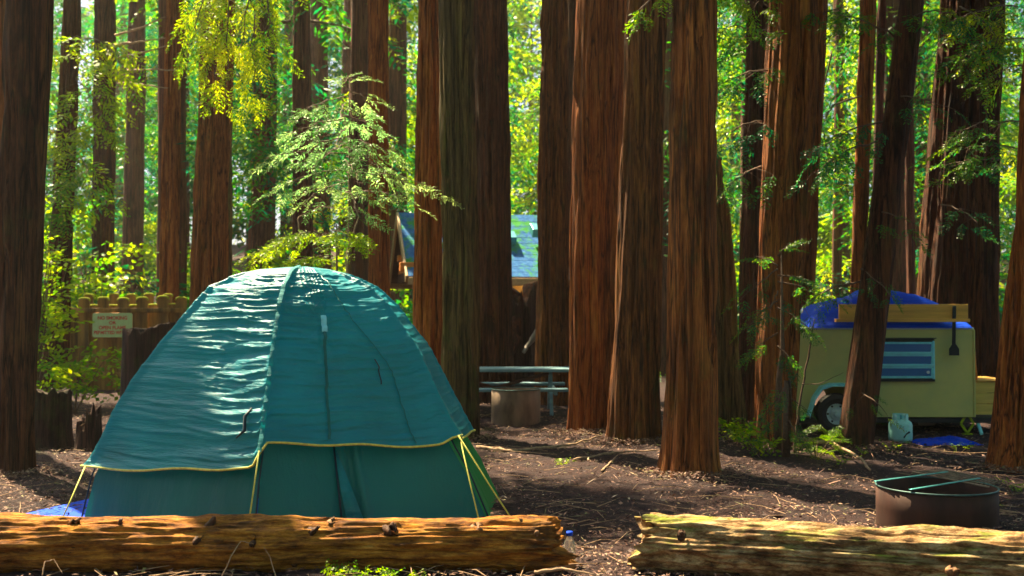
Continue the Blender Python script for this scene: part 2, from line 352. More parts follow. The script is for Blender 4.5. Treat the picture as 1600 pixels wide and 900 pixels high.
for (px, py, d, r) in [(1500, 210, 13, .5), (1262, 250, 11.6, .35), (350, 80, 12.6, .6), (390, 60, 12.6, .4), (540, 200, 13, .5), (480, 240, 13, .5), (600, 250, 13.2, .5), (1230, 470, 11.7, .35), (150, 465, 21, .8), (230, 465, 21, .6),
    (80, 450, 20, .6), (180, 330, 34, 1.0), (480, 150, 36, 2.2), (560, 60, 40, 2.5), (660, 200, 40, 1.5), (820, 150, 38, 2.0), (1140, 150, 36, 2.0), (1310, 120, 36, 2.0), (1310, 330, 36, 2.0), (1420, 330, 36, 1.5), (1590, 250, 34, 1.5),
    (400, 560, 14, .3), (690, 300, 13.4, .35), (965, 350, 12.6, .3), (965, 560, 12.6, .3), (690, 560, 13.4, .3), (1075, 300, 10, .3), (640, 380, 24, .8), (820, 380, 24, .9)]: lit(px, py, d, r)
_r = np.random.default_rng(12)
for _ in range(22):
    y_ = _r.uniform(6, 19); x_ = _r.uniform(-.5, .5)*y_; LIT.append((np.array([x_, y_, 0.0]), _r.uniform(.1, .3)))
SDn = np.array(SUND)
def open_mask(P, pad=.35):
    k = np.ones(len(P), bool)
    for (o, r) in LIT:
        w = P-o; t = w@SDn; dd = np.linalg.norm(w-t[:, None]*SDn, axis=1); k &= ~((t > 0) & (dd < r+pad))
    return k

# ------------------------------------------------------------------ foliage
def spray(kind, rng):
    """flat feathery branchlet along +x, unit metres"""
    Q = []
    def leaf(p, d, L, w, up):
        d = d/np.linalg.norm(d); s = np.cross(d, up); s /= np.linalg.norm(s)+1e-9
        Q.append([p, p+d*L*.45+s*w/2, p+d*L, p+d*L*.45-s*w/2])
    if kind == 'near':
        L = .34; nb = 9
        for i in range(nb*2):
            t = (i/(nb*2))**.9; sd_ = 1 if i % 2 else -1; p = np.array([t*L, 0, -.25*t*t*L]); bl = .13*(1-.65*t)*rng.uniform(.7, 1.15)
            d = np.array([.75, sd_*.8, rng.uniform(-.35, .05)]); d /= np.linalg.norm(d); k = max(3, int(bl/.018))
            for j in range(k):
                q = p+d*bl*(j+.5)/k
                for s2 in (1, -1):
                    perp = np.array([-d[1]*s2, d[0]*s2, 0]); leaf(q, d*.8+perp*.8+rng.normal(0, .15, 3), .026, .0085, np.array([rng.normal(0, .3), rng.normal(0, .3), 1]))
            leaf(p+d*bl, d, .025, .008, np.array([0, 0, 1.]))
    elif kind == 'mid':
        L = .42; nb = 9
        for i in range(nb*2):
            t = i/(nb*2); sd_ = 1 if i % 2 else -1; p = np.array([t*L, 0, -.3*t*t*L]); bl = .17*(1-.6*t)*rng.uniform(.7, 1.2)
            d = np.array([.75, sd_*.85, rng.uniform(-.45, .1)]); d /= np.linalg.norm(d)
            for j in range(3): leaf(p+d*bl*j*.33, d+rng.normal(0, .28, 3), bl*.46, .027, np.array([rng.normal(0, .4), rng.normal(0, .4), 1]))
    elif kind == 'far':
        L = .75
        for i in range(13):
            t = i/13; sd_ = 1 if i % 2 else -1; p = np.array([t*L, 0, -.35*t*t*L]); d = np.array([.7, sd_*.9, rng.uniform(-.6, .15)])
            leaf(p+d*.05, d, .26*(1-.5*t)*rng.uniform(.7, 1.3), .075, np.array([rng.normal(0, .5), rng.normal(0, .5), 1]))
    elif kind == 'feather':
        L = .75
        for i in range(8):
            t = i/8; sd_ = 1 if i % 2 else -1; p = np.array([t*L, 0, -.35*t*t*L]); d = np.array([.7, sd_*.9, rng.uniform(-.5, .1)]); bl = .30*(1-.5*t)*rng.uniform(.7, 1.3)
            for j in range(3): leaf(p+d*bl*(.1+j*.3), d+rng.normal(0, .3, 3), bl*.5, .036, np.array([rng.normal(0, .45), rng.normal(0, .45), 1]))
    elif kind == 'broad':
        for i in range(9):
            t = i/9; sd_ = 1 if i % 2 else -1; p = np.array([t*.3, 0, .05*t]); d = np.array([.5, sd_*.9, rng.uniform(-.3, .4)])
            leaf(p, d, rng.uniform(.05, .085), .042, np.array([rng.normal(0, .5), rng.normal(0, .5), 1]))
    return np.array(Q).reshape(-1, 3)
SPR = {k: [spray(k, np.random.default_rng(i*3+1)) for i in range(4)] for k in ('near', 'mid', 'far', 'feather', 'broad')}
def frames(D, U):
    D = D/np.linalg.norm(D, axis=1)[:, None]; S = np.cross(U, D); S /= np.linalg.norm(S, axis=1)[:, None]+1e-9; Un = np.cross(D, S)
    return np.stack([D, S, Un], 1)
def place(kind, P, D, U, S, rng):
    """sprays at P pointing D; returns vertices of quads"""
    if len(P) == 0: return np.zeros((0, 3))
    R = frames(D, U); out = []; ch = rng.integers(0, 4, len(P))
    for c in range(4):
        T = SPR[kind][c]; ix = np.where(ch == c)[0]
        if len(ix): out.append((np.einsum('vk,nkj->nvj', T, R[ix]*S[ix, None, None])+P[ix][:, None, :]).reshape(-1, 3))
    return np.concatenate(out)
def quads(V): return np.arange(len(V)).reshape(-1, 4)

def crown_points(cx, cy, z0, z1, R, nb, ns, rng, lean=(0, 0), droop=.35, skip=.12):
    """drooping boughs round a trunk, each carrying sprays on both sides -> positions, directions, ups; and bough paths"""
    P = []; D = []; paths = []
    for i in range(nb):
        t = rng.random()**1.1; z = z0+(z1-z0)*t; L = R*(1-.75*t)*rng.uniform(.55, 1.1); a = rng.uniform(0, 2*math.pi)
        bx, by = cx+lean[0]*z, cy+lean[1]*z; dr = np.array([math.cos(a), math.sin(a), 0]); pts = []
        for k in range(6):
            s = k/5; pts.append(np.array([bx, by, z])+dr*L*s+np.array([0, 0, .12*L*s-droop*L*s*s]))
        paths.append((pts, .012+.012*L))
        m = max(3, int(ns*L/R+.5))
        s = skip+(1-skip)*rng.random(m)**.8; side = rng.choice([-1, 1], m)
        perp = np.array([-dr[1], dr[0], 0])
        for q in range(m):
            sq = s[q]; p = np.array([bx, by, z])+dr*L*sq+np.array([0, 0, .12*L*sq-droop*L*sq*sq])
            P.append(p+rng.normal(0, .05, 3)); D.append(dr*rng.uniform(.3, 1)+perp*side[q]*rng.uniform(.2, 1.1)+np.array([0, 0, rng.uniform(-.75, 0)]))
    return np.array(P), np.array(D), paths

def trunk_mesh(b, tp, rb, rt, ztop, seg, dz, seed, flare=.28, ridge=.05, hz=6.5, zmin=-.15, rtop=None):
    """fluted tapering trunk; b,tp = spine points at z=0 & z=hz (x,y), radii rb, rt there"""
    zz = np.concatenate([np.arange(zmin, hz+.5, dz), np.linspace(hz+.6, ztop, 14)])
    th = np.linspace(0, 2*math.pi, seg, endpoint=False)
    Z, T = np.meshgrid(zz, th, indexing='ij'); k = Z/hz
    R = rb+(rt-rb)*np.clip(k, 0, 1); over = np.clip((Z-hz)/(ztop-hz), 0, 1); R = np.where(k > 1, rt*(1-.8*over), R)
    R = R*(1+flare*np.exp(-np.clip(Z, 0, 9)/.22)+.06*np.exp(-np.clip(Z, 0, 9)/.9))
    cxn, syn = np.cos(T), np.sin(T)
    fl = .09*fbm(cxn*1.3+seed, syn*1.3, Z*.12, 2, seed)+.15*np.exp(-np.clip(Z, 0, 9)/.30)*fbm(cxn*2.6+seed, syn*2.6, Z*.3, 2, seed+3)
    fr = rb*8.5
    n1 = 1-np.abs(fbm(cxn*fr+seed*3, syn*fr, Z*.55, 2, seed+9)); n2 = fbm(cxn*fr*2.4, syn*fr*2.4+seed, Z*1.6, 2, seed+21)
    gr = np.exp(-(fbm(cxn*fr*.8+seed*5, syn*fr*.8, Z*.42+.3*fbm(cxn*3, syn*3, Z*1.1, 1, seed), 2, seed+33)/.13)**2)
    Rr = R*(1+fl)+(ridge*.75*(n1-.7)+ridge*.3*n2-ridge*.62*gr)*min(1, rb*3+.2)
    bend = .04*np.sin(Z*.5+seed)
    cx = b[0]+(tp[0]-b[0])*k+bend*rb; cy = b[1]+(tp[1]-b[1])*k
    V = np.stack([cx+Rr*cxn, cy+Rr*syn, Z], -1).reshape(-1, 3)
    return V, grid(seg, len(zz), True), (lambda z: (b[0]+(tp[0]-b[0])*z/hz, b[1]+(tp[1]-b[1])*z/hz, z))
def thinwire(paths, n=4):
    return join(*[tube(p, list(np.linspace(r, r*.25, len(p))), n, False) for p, r in paths])

TREES = {}
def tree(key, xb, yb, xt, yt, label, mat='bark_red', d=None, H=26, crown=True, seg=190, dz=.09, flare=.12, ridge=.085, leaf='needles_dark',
         z0=9.0, nb=66, cr=3.6, name='redwood_tree', group='redwood trunks around the camp', seed=None, kind='far', top=None):
    """xb=(left,right) px at row yb, xt=(left,right) px at row yt"""
    if d is None: d = dist(yb)
    seed = seed or (len(TREES)+3)
    def pos(xs, y):
        p = at((xs[0]+xs[1])/2, y, d); return p, (xs[1]-xs[0])/2/F*d
    p0, r0 = pos(xb, yb); p1, r1 = pos(xt, yt)
    sl = (p1.x-p0.x)/(p1.z-p0.z); rs = (r1-r0)/(p1.z-p0.z); g = gz(p0.x, d)
    x0 = p0.x-sl*(p0.z-g); hz = max(p1.z-g, 1.0); rb = r0-rs*(p0.z-g)*.6
    H = H if top is None else top
    root = empty(name, (x0, d, g), label, 'tree', group)
    V, Fq, spine = trunk_mesh((x0, d), (p1.x, d), rb*.97, r1*.97, H if top is None else top, seg, dz, seed, flare, ridge, hz, -.2)
    V[:, 2] += g
    t = mesh_obj('trunk', V, Fq, M[mat], root)
    if crown:
        rng = np.random.default_rng(seed*11)
        P, D, paths = crown_points(x0, d, z0, H+1, cr, nb, 13, rng, (sl, 0)); k = open_mask(P, .75); P, D = P[k], D[k]
        U = np.tile([0, 0, 1.], (len(P), 1))+rng.normal(0, .25, (len(P), 3))
        Vl = place(kind, P, D, U, rng.uniform(.9, 1.7, len(P)), rng)
        if len(Vl): mesh_obj('crown', Vl, quads(Vl), M[leaf], root, smooth=False)
        paths = [(p, r) for p, r in paths if open_mask(np.array(p), .15).all()]
        V2, F2 = thinwire(paths); mesh_obj('limbs', V2, F2, M['twig'], root)['kind'] = 'stuff'
    TREES[key] = (root, d, sl, x0); return root
def bough(root, a, b, ns, size, mat='needles', kind='mid', droop=.12, seed=0, spread=.22, r0=.012, hang=.35, twigm='twig', three=True, s0=.12):
    """a branch part with its foliage as sub-part; a,b = (px,py,d)"""
    rng = np.random.default_rng(seed+101); A = np.array(at(*a)); B = np.array(at(*b)); L = np.linalg.norm(B-A)
    pts = [A+(B-A)*s+np.array([0, 0, 1])*(.5*droop*L*math.sin(math.pi*s)-0*s)+rng.normal(0, .012*L, 3)*(0 < s < 1) for s in np.linspace(0, 1, 8)]
    tw = [tube(pts, list(np.linspace(r0, r0*.25, 8)), 5)]
    dr = (B-A)/L; perp = np.cross(dr, [0, 0, 1.]); perp /= np.linalg.norm(perp)+1e-9
    P = []; D = []
    for i in range(ns):
        s = s0+(1-s0)*(i+rng.random())/ns; k = s*7; j = min(6, int(k)); p = pts[j]+(pts[j+1]-pts[j])*(k-j)
        sd_ = 1 if i % 2 else -1; off = perp*sd_*rng.uniform(0, spread)*(1.15-s*.7)+np.array([0, 0, rng.uniform(-hang, .05)*spread])
        q = p+off
        if np.linalg.norm(off) > .05: tw.append(tube([p, p+off*.5+np.array([0, 0, .01]), q], [r0*.35, r0*.25, r0*.15], 3, False))
        P.append(q); D.append(dr*rng.uniform(.4, 1)+perp*sd_*rng.uniform(.1, 1)+np.array([0, 0, rng.uniform(-.6, .1)*(.3+hang)]))
    P = np.array(P); D = np.array(D); U = np.tile([0, -.35, 1.], (ns, 1))+rng.normal(0, .3, (ns, 3))
    V, Fb = join(*tw); bo = mesh_obj('branch', V, Fb, M[twigm], root)
    Vl = place(kind, P, D, U, rng.uniform(.7, 1.25, ns)*size, rng)
    f = mesh_obj('foliage', Vl, quads(Vl), M[mat], None, smooth=False, base=root.location); f.location = (0, 0, 0); f.parent = bo
    return bo

# near and middle trunks, measured in the photograph
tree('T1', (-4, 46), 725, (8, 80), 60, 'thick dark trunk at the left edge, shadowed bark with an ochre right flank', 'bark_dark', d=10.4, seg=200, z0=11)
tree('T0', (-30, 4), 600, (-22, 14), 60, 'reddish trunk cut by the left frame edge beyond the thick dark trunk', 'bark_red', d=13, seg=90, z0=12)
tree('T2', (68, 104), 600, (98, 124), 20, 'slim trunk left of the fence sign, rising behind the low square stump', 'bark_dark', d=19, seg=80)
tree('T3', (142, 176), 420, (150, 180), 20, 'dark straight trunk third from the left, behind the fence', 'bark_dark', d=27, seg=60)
tree('T4', (246, 277), 470, (261, 284), 20, 'purplish brown straight trunk right of the fence with no branches', 'bark_red', d=24, seg=70)
tree('T5', (296, 352), 460, (318, 368), 20, 'broad brown trunk directly above the left shoulder of the tent', 'bark_brown', d=19.5, seg=120)
tree('T5b', (347, 363), 440, (352, 366), 60, 'thin greenish trunk hugging the right side of the broad one above the tent', 'bark_moss', d=23, seg=40)
tree('T6', (388, 430), 410, (396, 433), 20, 'hazy grey trunk behind the top of the tent', 'bark_far', d=30, seg=60)
tree('T7', (577, 610), 480, (574, 606), 20, 'straight brown trunk left of the cabin gable', 'bark_red', d=19, seg=80)
tree('T9', (644, 694), 560, (652, 694), 20, 'rich red fluted trunk with a sunlit right edge, just right of the cabin gable', 'bark_red', d=14.4, seg=150, ridge=.07)
tree('T10', (690, 750), 670, (686, 740), 20, 'dark mossy trunk rooted behind the right guy lines of the tent', 'bark_moss', d=13.4, seg=170)
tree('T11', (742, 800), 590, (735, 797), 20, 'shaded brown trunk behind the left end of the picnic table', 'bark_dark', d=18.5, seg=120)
tree('T12', (836, 892), 560, (849, 886), 20, 'brown trunk behind the right end of the picnic table', 'bark_char', d=18.2, seg=120)
tree('T12b', (882, 906), 560, (884, 908), 20, 'dark trunk filling the gap left of the broad orange brown trunk', 'bark_dark', d=20.5, seg=60, crown=False)
tree('T13', (892, 944), 665, (894, 966), 20, 'broad orange brown trunk right of the picnic table', 'bark_red', d=13.8, seg=180)
tree('T13b', (940, 962), 500, (945, 985), 20, 'narrow red trunk glimpsed between the two broad middle trunks', 'bark_red', d=16, seg=70, crown=False)
tree('T14', (950, 1030), 680, (976, 1040), 20, 'broad trunk with a sunlit left edge, second from the foremost middle trunk', 'bark_char', d=12.8, seg=200, ridge=.06)
tree('T15', (1038, 1122), 735, (1050, 1118), 20, 'foremost straight trunk standing in the middle of the clearing', 'bark_brown', d=10.2, seg=220, flare=.18, ridge=.055)
tree('T16', (1114, 1162), 650, (1112, 1140), 320, 'broken mossy snag directly right of the foremost middle trunk', 'bark_moss', d=13.6, seg=90, crown=False, top=3.0, name='dead_snag', group=None)
tree('T17b', (1152, 1196), 640, (1160, 1204), 250, 'dark shaded trunk between the snag and the broad hazy trunk', 'bark_dark', d=15.5, seg=90)
tree('T17', (1178, 1242), 690, (1200, 1287), 20, 'broad pale brown trunk left of the trailer', 'bark_brown', d=12.6, seg=200, flare=.2)
tree('T17c', (1240, 1270), 500, (1262, 1292), 20, 'narrow trunk just behind the right side of the broad pale one', 'bark_brown', d=15.6, seg=60, crown=False)
tree('T18', (1330, 1352), 430, (1343, 1368), 40, 'thin straight trunk behind the leaning one', 'bark_brown', d=16.5, seg=60)
tree('T18b', (1362, 1374), 380, (1370, 1384), 60, 'very thin stem between the two slim trunks above the trailer', 'bark_far', d=18, seg=30, crown=False)
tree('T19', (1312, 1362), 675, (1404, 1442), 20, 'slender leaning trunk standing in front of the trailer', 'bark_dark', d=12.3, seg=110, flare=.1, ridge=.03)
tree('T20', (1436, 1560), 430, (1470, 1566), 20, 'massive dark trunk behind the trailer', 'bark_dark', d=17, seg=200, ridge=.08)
tree('T21', (1416, 1430), 400, (1413, 1428), 200, 'thin stem between the leaning trunk and the massive dark trunk', 'bark_far', d=20, seg=30, crown=False)
tree('T22', (1552, 1622), 715, (1592, 1640), 250, 'red trunk at the right edge with a flared base', 'bark_red', d=10.8, seg=170, flare=.35)

# ------------------------------------------------------------------ background forest
def far_tree(x, y, r, H, z0, R, nb, ns, label, leaf='needles_far', seed=1, seg=20, mat='bark_far', group='trees deep in the forest', sc=1.0, kind='far'):
    rng = np.random.default_rng(seed); g = gz(x, y); root = empty('forest_tree', (x, y, g), label, 'tree', group)
    ln = (rng.normal(0, .012), 0)
    V, Fq, sp = trunk_mesh((x, y), (x+ln[0]*10, y), r, r*.75, H, seg, 1.0, seed, .2, .05, 10, -.3); V[:, 2] += g
    mesh_obj('trunk', V, Fq, M[mat], root)
    P, D, paths = crown_points(x, y, g+z0, g+H, R, nb, ns, rng, ln); k = open_mask(P, .8); P, D = P[k], D[k]
    U = np.tile([0, 0, 1.], (len(P), 1))+rng.normal(0, .35, (len(P), 3))
    Vl = place(kind, P, D, U, rng.uniform(.8, 1.5, len(P))*sc, rng); mesh_obj('crown', Vl, quads(Vl), M[leaf], root, smooth=False)
    return root
def region(x, y):
    px = 800+x/y*F
    for lim, nm in ((240, 'beyond the fence'), (520, 'behind the tent top'), (700, 'behind the cabin gable'), (1000, 'behind the middle trunks'), (1330, 'left of the trailer')):
        if px < lim: return nm
    return 'behind the massive trunk'
ORD = ['first', 'second', 'third', 'fourth', 'fifth', 'sixth', 'seventh', 'eighth', 'ninth', 'tenth', 'eleventh', 'twelfth', 'thirteenth', 'fourteenth', 'fifteenth', 'sixteenth', 'seventeenth', 'eighteenth', 'nineteenth', 'twentieth']
ROWN = ['nearest', 'second', 'third', 'fourth', 'fifth', 'farthest']
rng = np.random.default_rng(21); fid = 0; spots = []
for row, (yy, n, wid) in enumerate([(27, 11, .62), (34, 13, .64), (42, 15, .66), (52, 16, .7), (64, 18, .74), (78, 20, .78)]):
    for i in range(n):
        x = (-wid+2*wid*(i+rng.uniform(.1, .9))/n)*yy; y = yy+rng.uniform(-3, 3)
        px = 800+x/y*F
        if yy < 34 and 590 < px < 900: continue
        r = rng.uniform(.16, .42)*(1.0 if yy < 60 else 1.2); z0 = rng.choice([1.2, 2.5, 4.0, 6.0]) if yy > 30 else rng.choice([3.5, 5.5])
        near = yy < 50
        far_tree(x, y, r, rng.uniform(17, 25), z0, rng.uniform(2.6, 4.0), 66 if near else 46, 12 if near else 11,
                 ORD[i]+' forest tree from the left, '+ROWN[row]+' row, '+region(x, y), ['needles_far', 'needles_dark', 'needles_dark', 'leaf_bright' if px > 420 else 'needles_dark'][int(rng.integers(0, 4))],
                 seed=300+fid, group='trees deep in the forest '+region(x, y), sc=1.2 if near else 2.1, kind='feather' if near else 'far'); fid += 1

def shrub(loc, h, r, n, label, mat='leaf_bright', kind='broad', seed=0, group=None, size=1.0, name='shrub'):
    rng = np.random.default_rng(seed+900); x, y, z = loc; root = empty(name, loc, label, 'shrub', group); tw = []; P = []; D = []
    ns = max(5, n//9)
    for i in range(ns):
        a = rng.uniform(0, 2*math.pi); rr = r*rng.uniform(.2, 1); hh = h*rng.uniform(.5, 1)
        pts = [np.array([x, y, z-.03])+np.array([math.cos(a)*rr*s, math.sin(a)*rr*s, hh*(1.25*s-.25*s*s)]) for s in np.linspace(0, 1, 5)]
        tw.append(tube(pts, list(np.linspace(.008, .002, 5)*(1+h*.5)), 4, False))
        for k in range(n//ns):
            s = rng.uniform(.3, 1); p = np.array([x, y, z])+np.array([math.cos(a)*rr*s, math.sin(a)*rr*s, hh*(1.25*s-.25*s*s)])+rng.normal(0, .05*h, 3)
            P.append(p); D.append(rng.normal(0, 1, 3)*np.array([1, 1, .4])+np.array([0, 0, .1]))
    P = np.array(P); D = np.array(D); Vl = place(kind, P, D, np.tile([0, 0, 1.], (len(P), 1))+rng.normal(0, .3, (len(P), 3)), rng.uniform(.7, 1.3, len(P))*size, rng)
    V, Fb = join(*tw); mesh_obj('stem', V, Fb, M['twig'], root); mesh_obj('foliage', Vl, quads(Vl), M[mat], root, smooth=False); return root
rng = np.random.default_rng(5); BC = {}
for i in range(46):
    y = rng.uniform(24, 46); x = rng.uniform(-.56, .56)*y; px = 800+x/y*F
    if y < 30 and 560 < px < 900: continue
    BC[region(x, y)] = BC.get(region(x, y), -1)+1; bh = rng.uniform(1.2, 3.6)
    shrub((x, y, gz(x, y)), bh, rng.uniform(.9, 1.8), 90, ORD[BC[region(x, y)]]+(' tall' if bh > 2.4 else ' low')+(', '+['bright', 'mid green', 'dark'][i % 3])+' undergrowth bush '+region(x, y), ['leaf_bright', 'needles_far', 'needles_dark'][i % 3], 'far' if i % 2 else 'broad', i, 'undergrowth bushes '+region(x, y), 1.0 if i % 2 else 3.0, 'forest_bush')
# ground cover beyond the camp
def ground_cover():
    rng = np.random.default_rng(77); n = 5200; y = 20+rng.random(n)**.8*45; x = rng.uniform(-.55, .55, n)*y
    px = 800+x/y*F; k = (fbm(x*.35, y*.35, 0, 2, 3) > -.1) & ~((y < 31) & (px > 180) & (px < 310)) & ~((y < 24) & (px < 300)); x, y = x[k], y[k]; n = len(x)
    P = np.stack([x, y, gh(x, y)+.02], -1); D = rng.normal(0, 1, (n, 3)); D[:, 2] = rng.uniform(.1, 1.2, n)
    Vl = place('far', P, D, np.tile([0, 0, 1.], (n, 1))+rng.normal(0, .3, (n, 3)), rng.uniform(.35, .9, n), rng)
    o = mesh_obj('ground_cover', Vl, quads(Vl), M['needles_far'], smooth=False); tag(o, 'low green ferns and herbs carpeting the slope beyond the camp', 'ground cover', kind='stuff')
ground_cover()
def forest_mass():
    rng = np.random.default_rng(55); n = 15000; x = rng.uniform(-78, 78, n); y = rng.uniform(86, 103, n); z = gh(x, y)+34*rng.random(n)
    k = fbm(x*.10, z*.07, y*.1, 3, 3) > -.35; x, y, z = x[k], y[k], z[k]; n = len(x); P = np.stack([x, y, z], -1); D = rng.normal(0, 1, (n, 3)); D[:, 2] = rng.uniform(-1, .1, n)
    Vl = place('far', P, D, np.tile([0, 0, 1.], (n, 1))+rng.normal(0, .3, (n, 3)), rng.uniform(2.2, 4.5, n), rng)
    o = mesh_obj('distant_forest', Vl, quads(Vl), M['needles_far'], smooth=False); tag(o, 'far wall of green forest closing the view behind all the trunks', 'forest', kind='stuff')
    # unseen boughs of the same wood, added around the clearing to block sky light
    n = 9000; a = rng.uniform(math.radians(150), math.radians(390), n); R = rng.uniform(13, 26, n); x = R*np.cos(a); y = 4+R*np.sin(a); z = 1+21*rng.random(n)
    k = (fbm(x*.25, z*.2, y*.25, 3, 8) > -.1) & ((y < 2) | (np.abs(x) > .62*y)); x, y, z = x[k], y[k], z[k]; n = len(x); P = np.stack([x, y, z], -1); D = rng.normal(0, 1, (n, 3)); D[:, 2] = rng.uniform(-1, .1, n)
    ok = open_mask(P, 1.2); P, D = P[ok], D[ok]; n = len(P)
    Vl = place('far', P, D, np.tile([0, 0, 1.], (n, 1))+rng.normal(0, .3, (n, 3)), rng.uniform(1.6, 2.6, n), rng)
    o = mesh_obj('unseen_forest_screen', Vl, quads(Vl), M['needles_dark'], smooth=False); tag(o, 'unseen boughs of the surrounding wood, added to block sky light', 'forest', kind='stuff')
forest_mass()

# ------------------------------------------------------------------ low branches seen in front of the trunks
T = {k: v[0] for k, v in TREES.items()}
def many(root, L, **k):
    L = [(a, b, max(5, int(ns*.62)), sz*.72) if k.get('kind') is None else (a, b, ns, sz) for a, b, ns, sz in L]
    for i, (a, b, ns, sz) in enumerate(L): bough(root, a, b, ns, sz, seed=int(a[0]+b[1]*3+i), **k)
# bright hanging sprays, upper left of centre
many(T['T5'], [((330, -60, 13), (300, 70, 12.6), 26, 1.0), ((345, -50, 13), (335, 120, 12.6), 30, 1.0), ((360, -60, 13), (352, 165, 12.4), 34, 1.0), ((395, -60, 13), (398, 130, 12.5), 34, 1.0), ((400, -60, 13), (372, 90, 12.5), 26, 1.0),
               ((420, -50, 13), (420, 60, 12.5), 22, 1.0), ((350, -40, 13), (290, 30, 12.6), 20, 1.0)], mat='leaf_bright', droop=0, spread=.3, hang=1.2)
# right side sprays
many(T['T19'], [((1390, 150, 12.3), (1500, 175, 11.6), 12, .8), ((1380, 190, 12.3), (1260, 245, 11.6), 20, .9), ((1370, 220, 12.3), (1265, 275, 11.6), 20, .9), ((1360, 330, 12.3), (1430, 350, 11.7), 12, .8), ((1400, 60, 12.3), (1300, 20, 11.6), 18, 1.0),
                ((1345, 440, 12.3), (1250, 480, 11.5), 18, .8), ((1345, 420, 12.3), (1400, 470, 11.8), 12, .7), ((1340, 610, 12.2), (1380, 640, 11.8), 8, .6), ((1410, 30, 12.3), (1500, 20, 11.5), 16, 1)], mat='needles', droop=.1, spread=.2, hang=.8)
many(T['T20'], [((1600, 190, 14), (1470, 215, 13.2), 34, 1.0), ((1620, 240, 14), (1500, 235, 13.2), 26, 1.0), ((1560, 250, 14), (1470, 270, 13.2), 16, .9), ((1600, 60, 14), (1500, 90, 13), 34, 1.2), ((1620, 100, 14), (1540, 130, 13), 22, 1.2), ((1500, 10, 14), (1560, 60, 13), 24, 1.2),
                ((1470, 320, 15), (1530, 350, 14), 16, .9), ((1590, 10, 14), (1480, 40, 13), 26, 1.2)], mat='needles', droop=.1, spread=.35, hang=.7)
many(T['T17'], [((1200, 60, 12.6), (1130, 40, 12), 22, 1.0), ((1200, 110, 12.6), (1130, 130, 12), 22, 1.0), ((1190, 190, 12.6), (1125, 215, 12), 20, 1.0), ((1190, 260, 12.6), (1130, 300, 12), 20, .9), ((1270, 30, 12.6), (1330, 10, 12), 24, 1.0), ((1265, 230, 12.6), (1320, 260, 12), 14, .8),
                ((1200, 10, 12.6), (1140, -10, 12), 20, 1.1)], mat='needles', droop=.1, spread=.25, hang=.8)
many(T['T15'], [((1060, -20, 10.4), (990, 20, 10.2), 12, .8), ((1100, -30, 10.4), (1180, 5, 10.2), 16, .9)], mat='leaf_bright', droop=.1, spread=.2, hang=.8)
many(T['T2'], [((110, 60, 19), (190, 90, 17), 22, 1.5), ((110, 190, 19), (60, 230, 17.5), 18, 1.5), ((110, 240, 19), (150, 290, 17.5), 14, 1.5), ((105, 300, 19), (50, 330, 18), 14, 1.5), ((115, 120, 19), (160, 180, 18), 16, 1.5)], mat='leaf_bright', kind='mid', droop=.1, spread=.5, hang=.8)

# pale layered young tree over the tent
def young_tree(px, pyb, pyt, d, label, tiers, mat='needles_pale', size=1.0, kind='mid', ns=15, name='young_tree', spread=.3):
    b = at(px, pyb, d); t = at(px+6, pyt, d); g = gz(b.x, d); root = empty(name, (b.x, d, g), label, 'tree')
    V, Fb = tube([(b.x, d, g-.1), (b.x+.02, d, g+.8), ((b.x+t.x)/2+.03, d, (g+t.z)/2), tuple(t)], [.045, .035, .025, .006], 8); mesh_obj('trunk', V, Fb, M['twig'], root)
    for i, (py, ex, ey, dd) in enumerate(tiers): bough(root, (px, py, d), (ex, ey, d+dd), ns, size, mat=mat, kind=kind, droop=.10, seed=px+i*7, spread=spread, r0=.009, hang=.25, s0=.3)
    return root
young_tree(540, 560, 125, 13.5, 'pale feathery young tree in bright layers over the right of the tent',
    [(150, 470, 175, -.5), (140, 590, 165, .3), (185, 440, 215, -.4), (180, 600, 205, .4), (215, 450, 240, .3), (215, 620, 245, -.4), (240, 405, 250, -.6), (245, 640, 285, .3), (265, 420, 300, .5), (270, 690, 298, -.6),
     (285, 470, 320, -.6), (300, 640, 315, -.8), (200, 520, 235, -1.0), (250, 560, 290, -1.0), (160, 530, 190, -.8), (300, 560, 330, -1.0), (170, 560, 195, 1.0), (280, 500, 300, 1.0), (225, 490, 262, -.9), (230, 590, 262, -.7), (130, 545, 118, .1)], ns=7, size=.66, spread=.34)
young_tree(520, 600, 350, 12.6, 'thin young tree with few drooping sprays just behind the top of the tent',
    [(365, 430, 372, -.3), (370, 400, 395, .2), (360, 545, 370, -.3), (400, 455, 410, -.3), (385, 490, 360, .4)], mat='leaf_bright', ns=12, size=.8)
young_tree(1215, 700, 395, 11.8, 'green sapling with drooping leafy twigs left of the trailer',
    [(420, 1150, 480, -.3), (430, 1270, 440, -.2), (440, 1300, 470, .3), (470, 1160, 520, -.2), (480, 1270, 520, -.2), (520, 1165, 560, .2), (400, 1235, 380, 0), (415, 1180, 400, .3), (540, 1250, 580, -.2), (455, 1200, 500, -.6)], mat='needles', ns=6, size=.5, spread=.16, name='sapling')
young_tree(1228, 715, 590, 11.4, 'small bare-stemmed sapling at the foot of the broad trunk by the trailer',
    [(610, 1190, 660, -.1), (620, 1260, 640, .1), (640, 1180, 690, 0), (650, 1250, 690, -.2), (600, 1215, 630, -.2)], mat='needles', ns=5, size=.42, spread=.12, name='sapling')
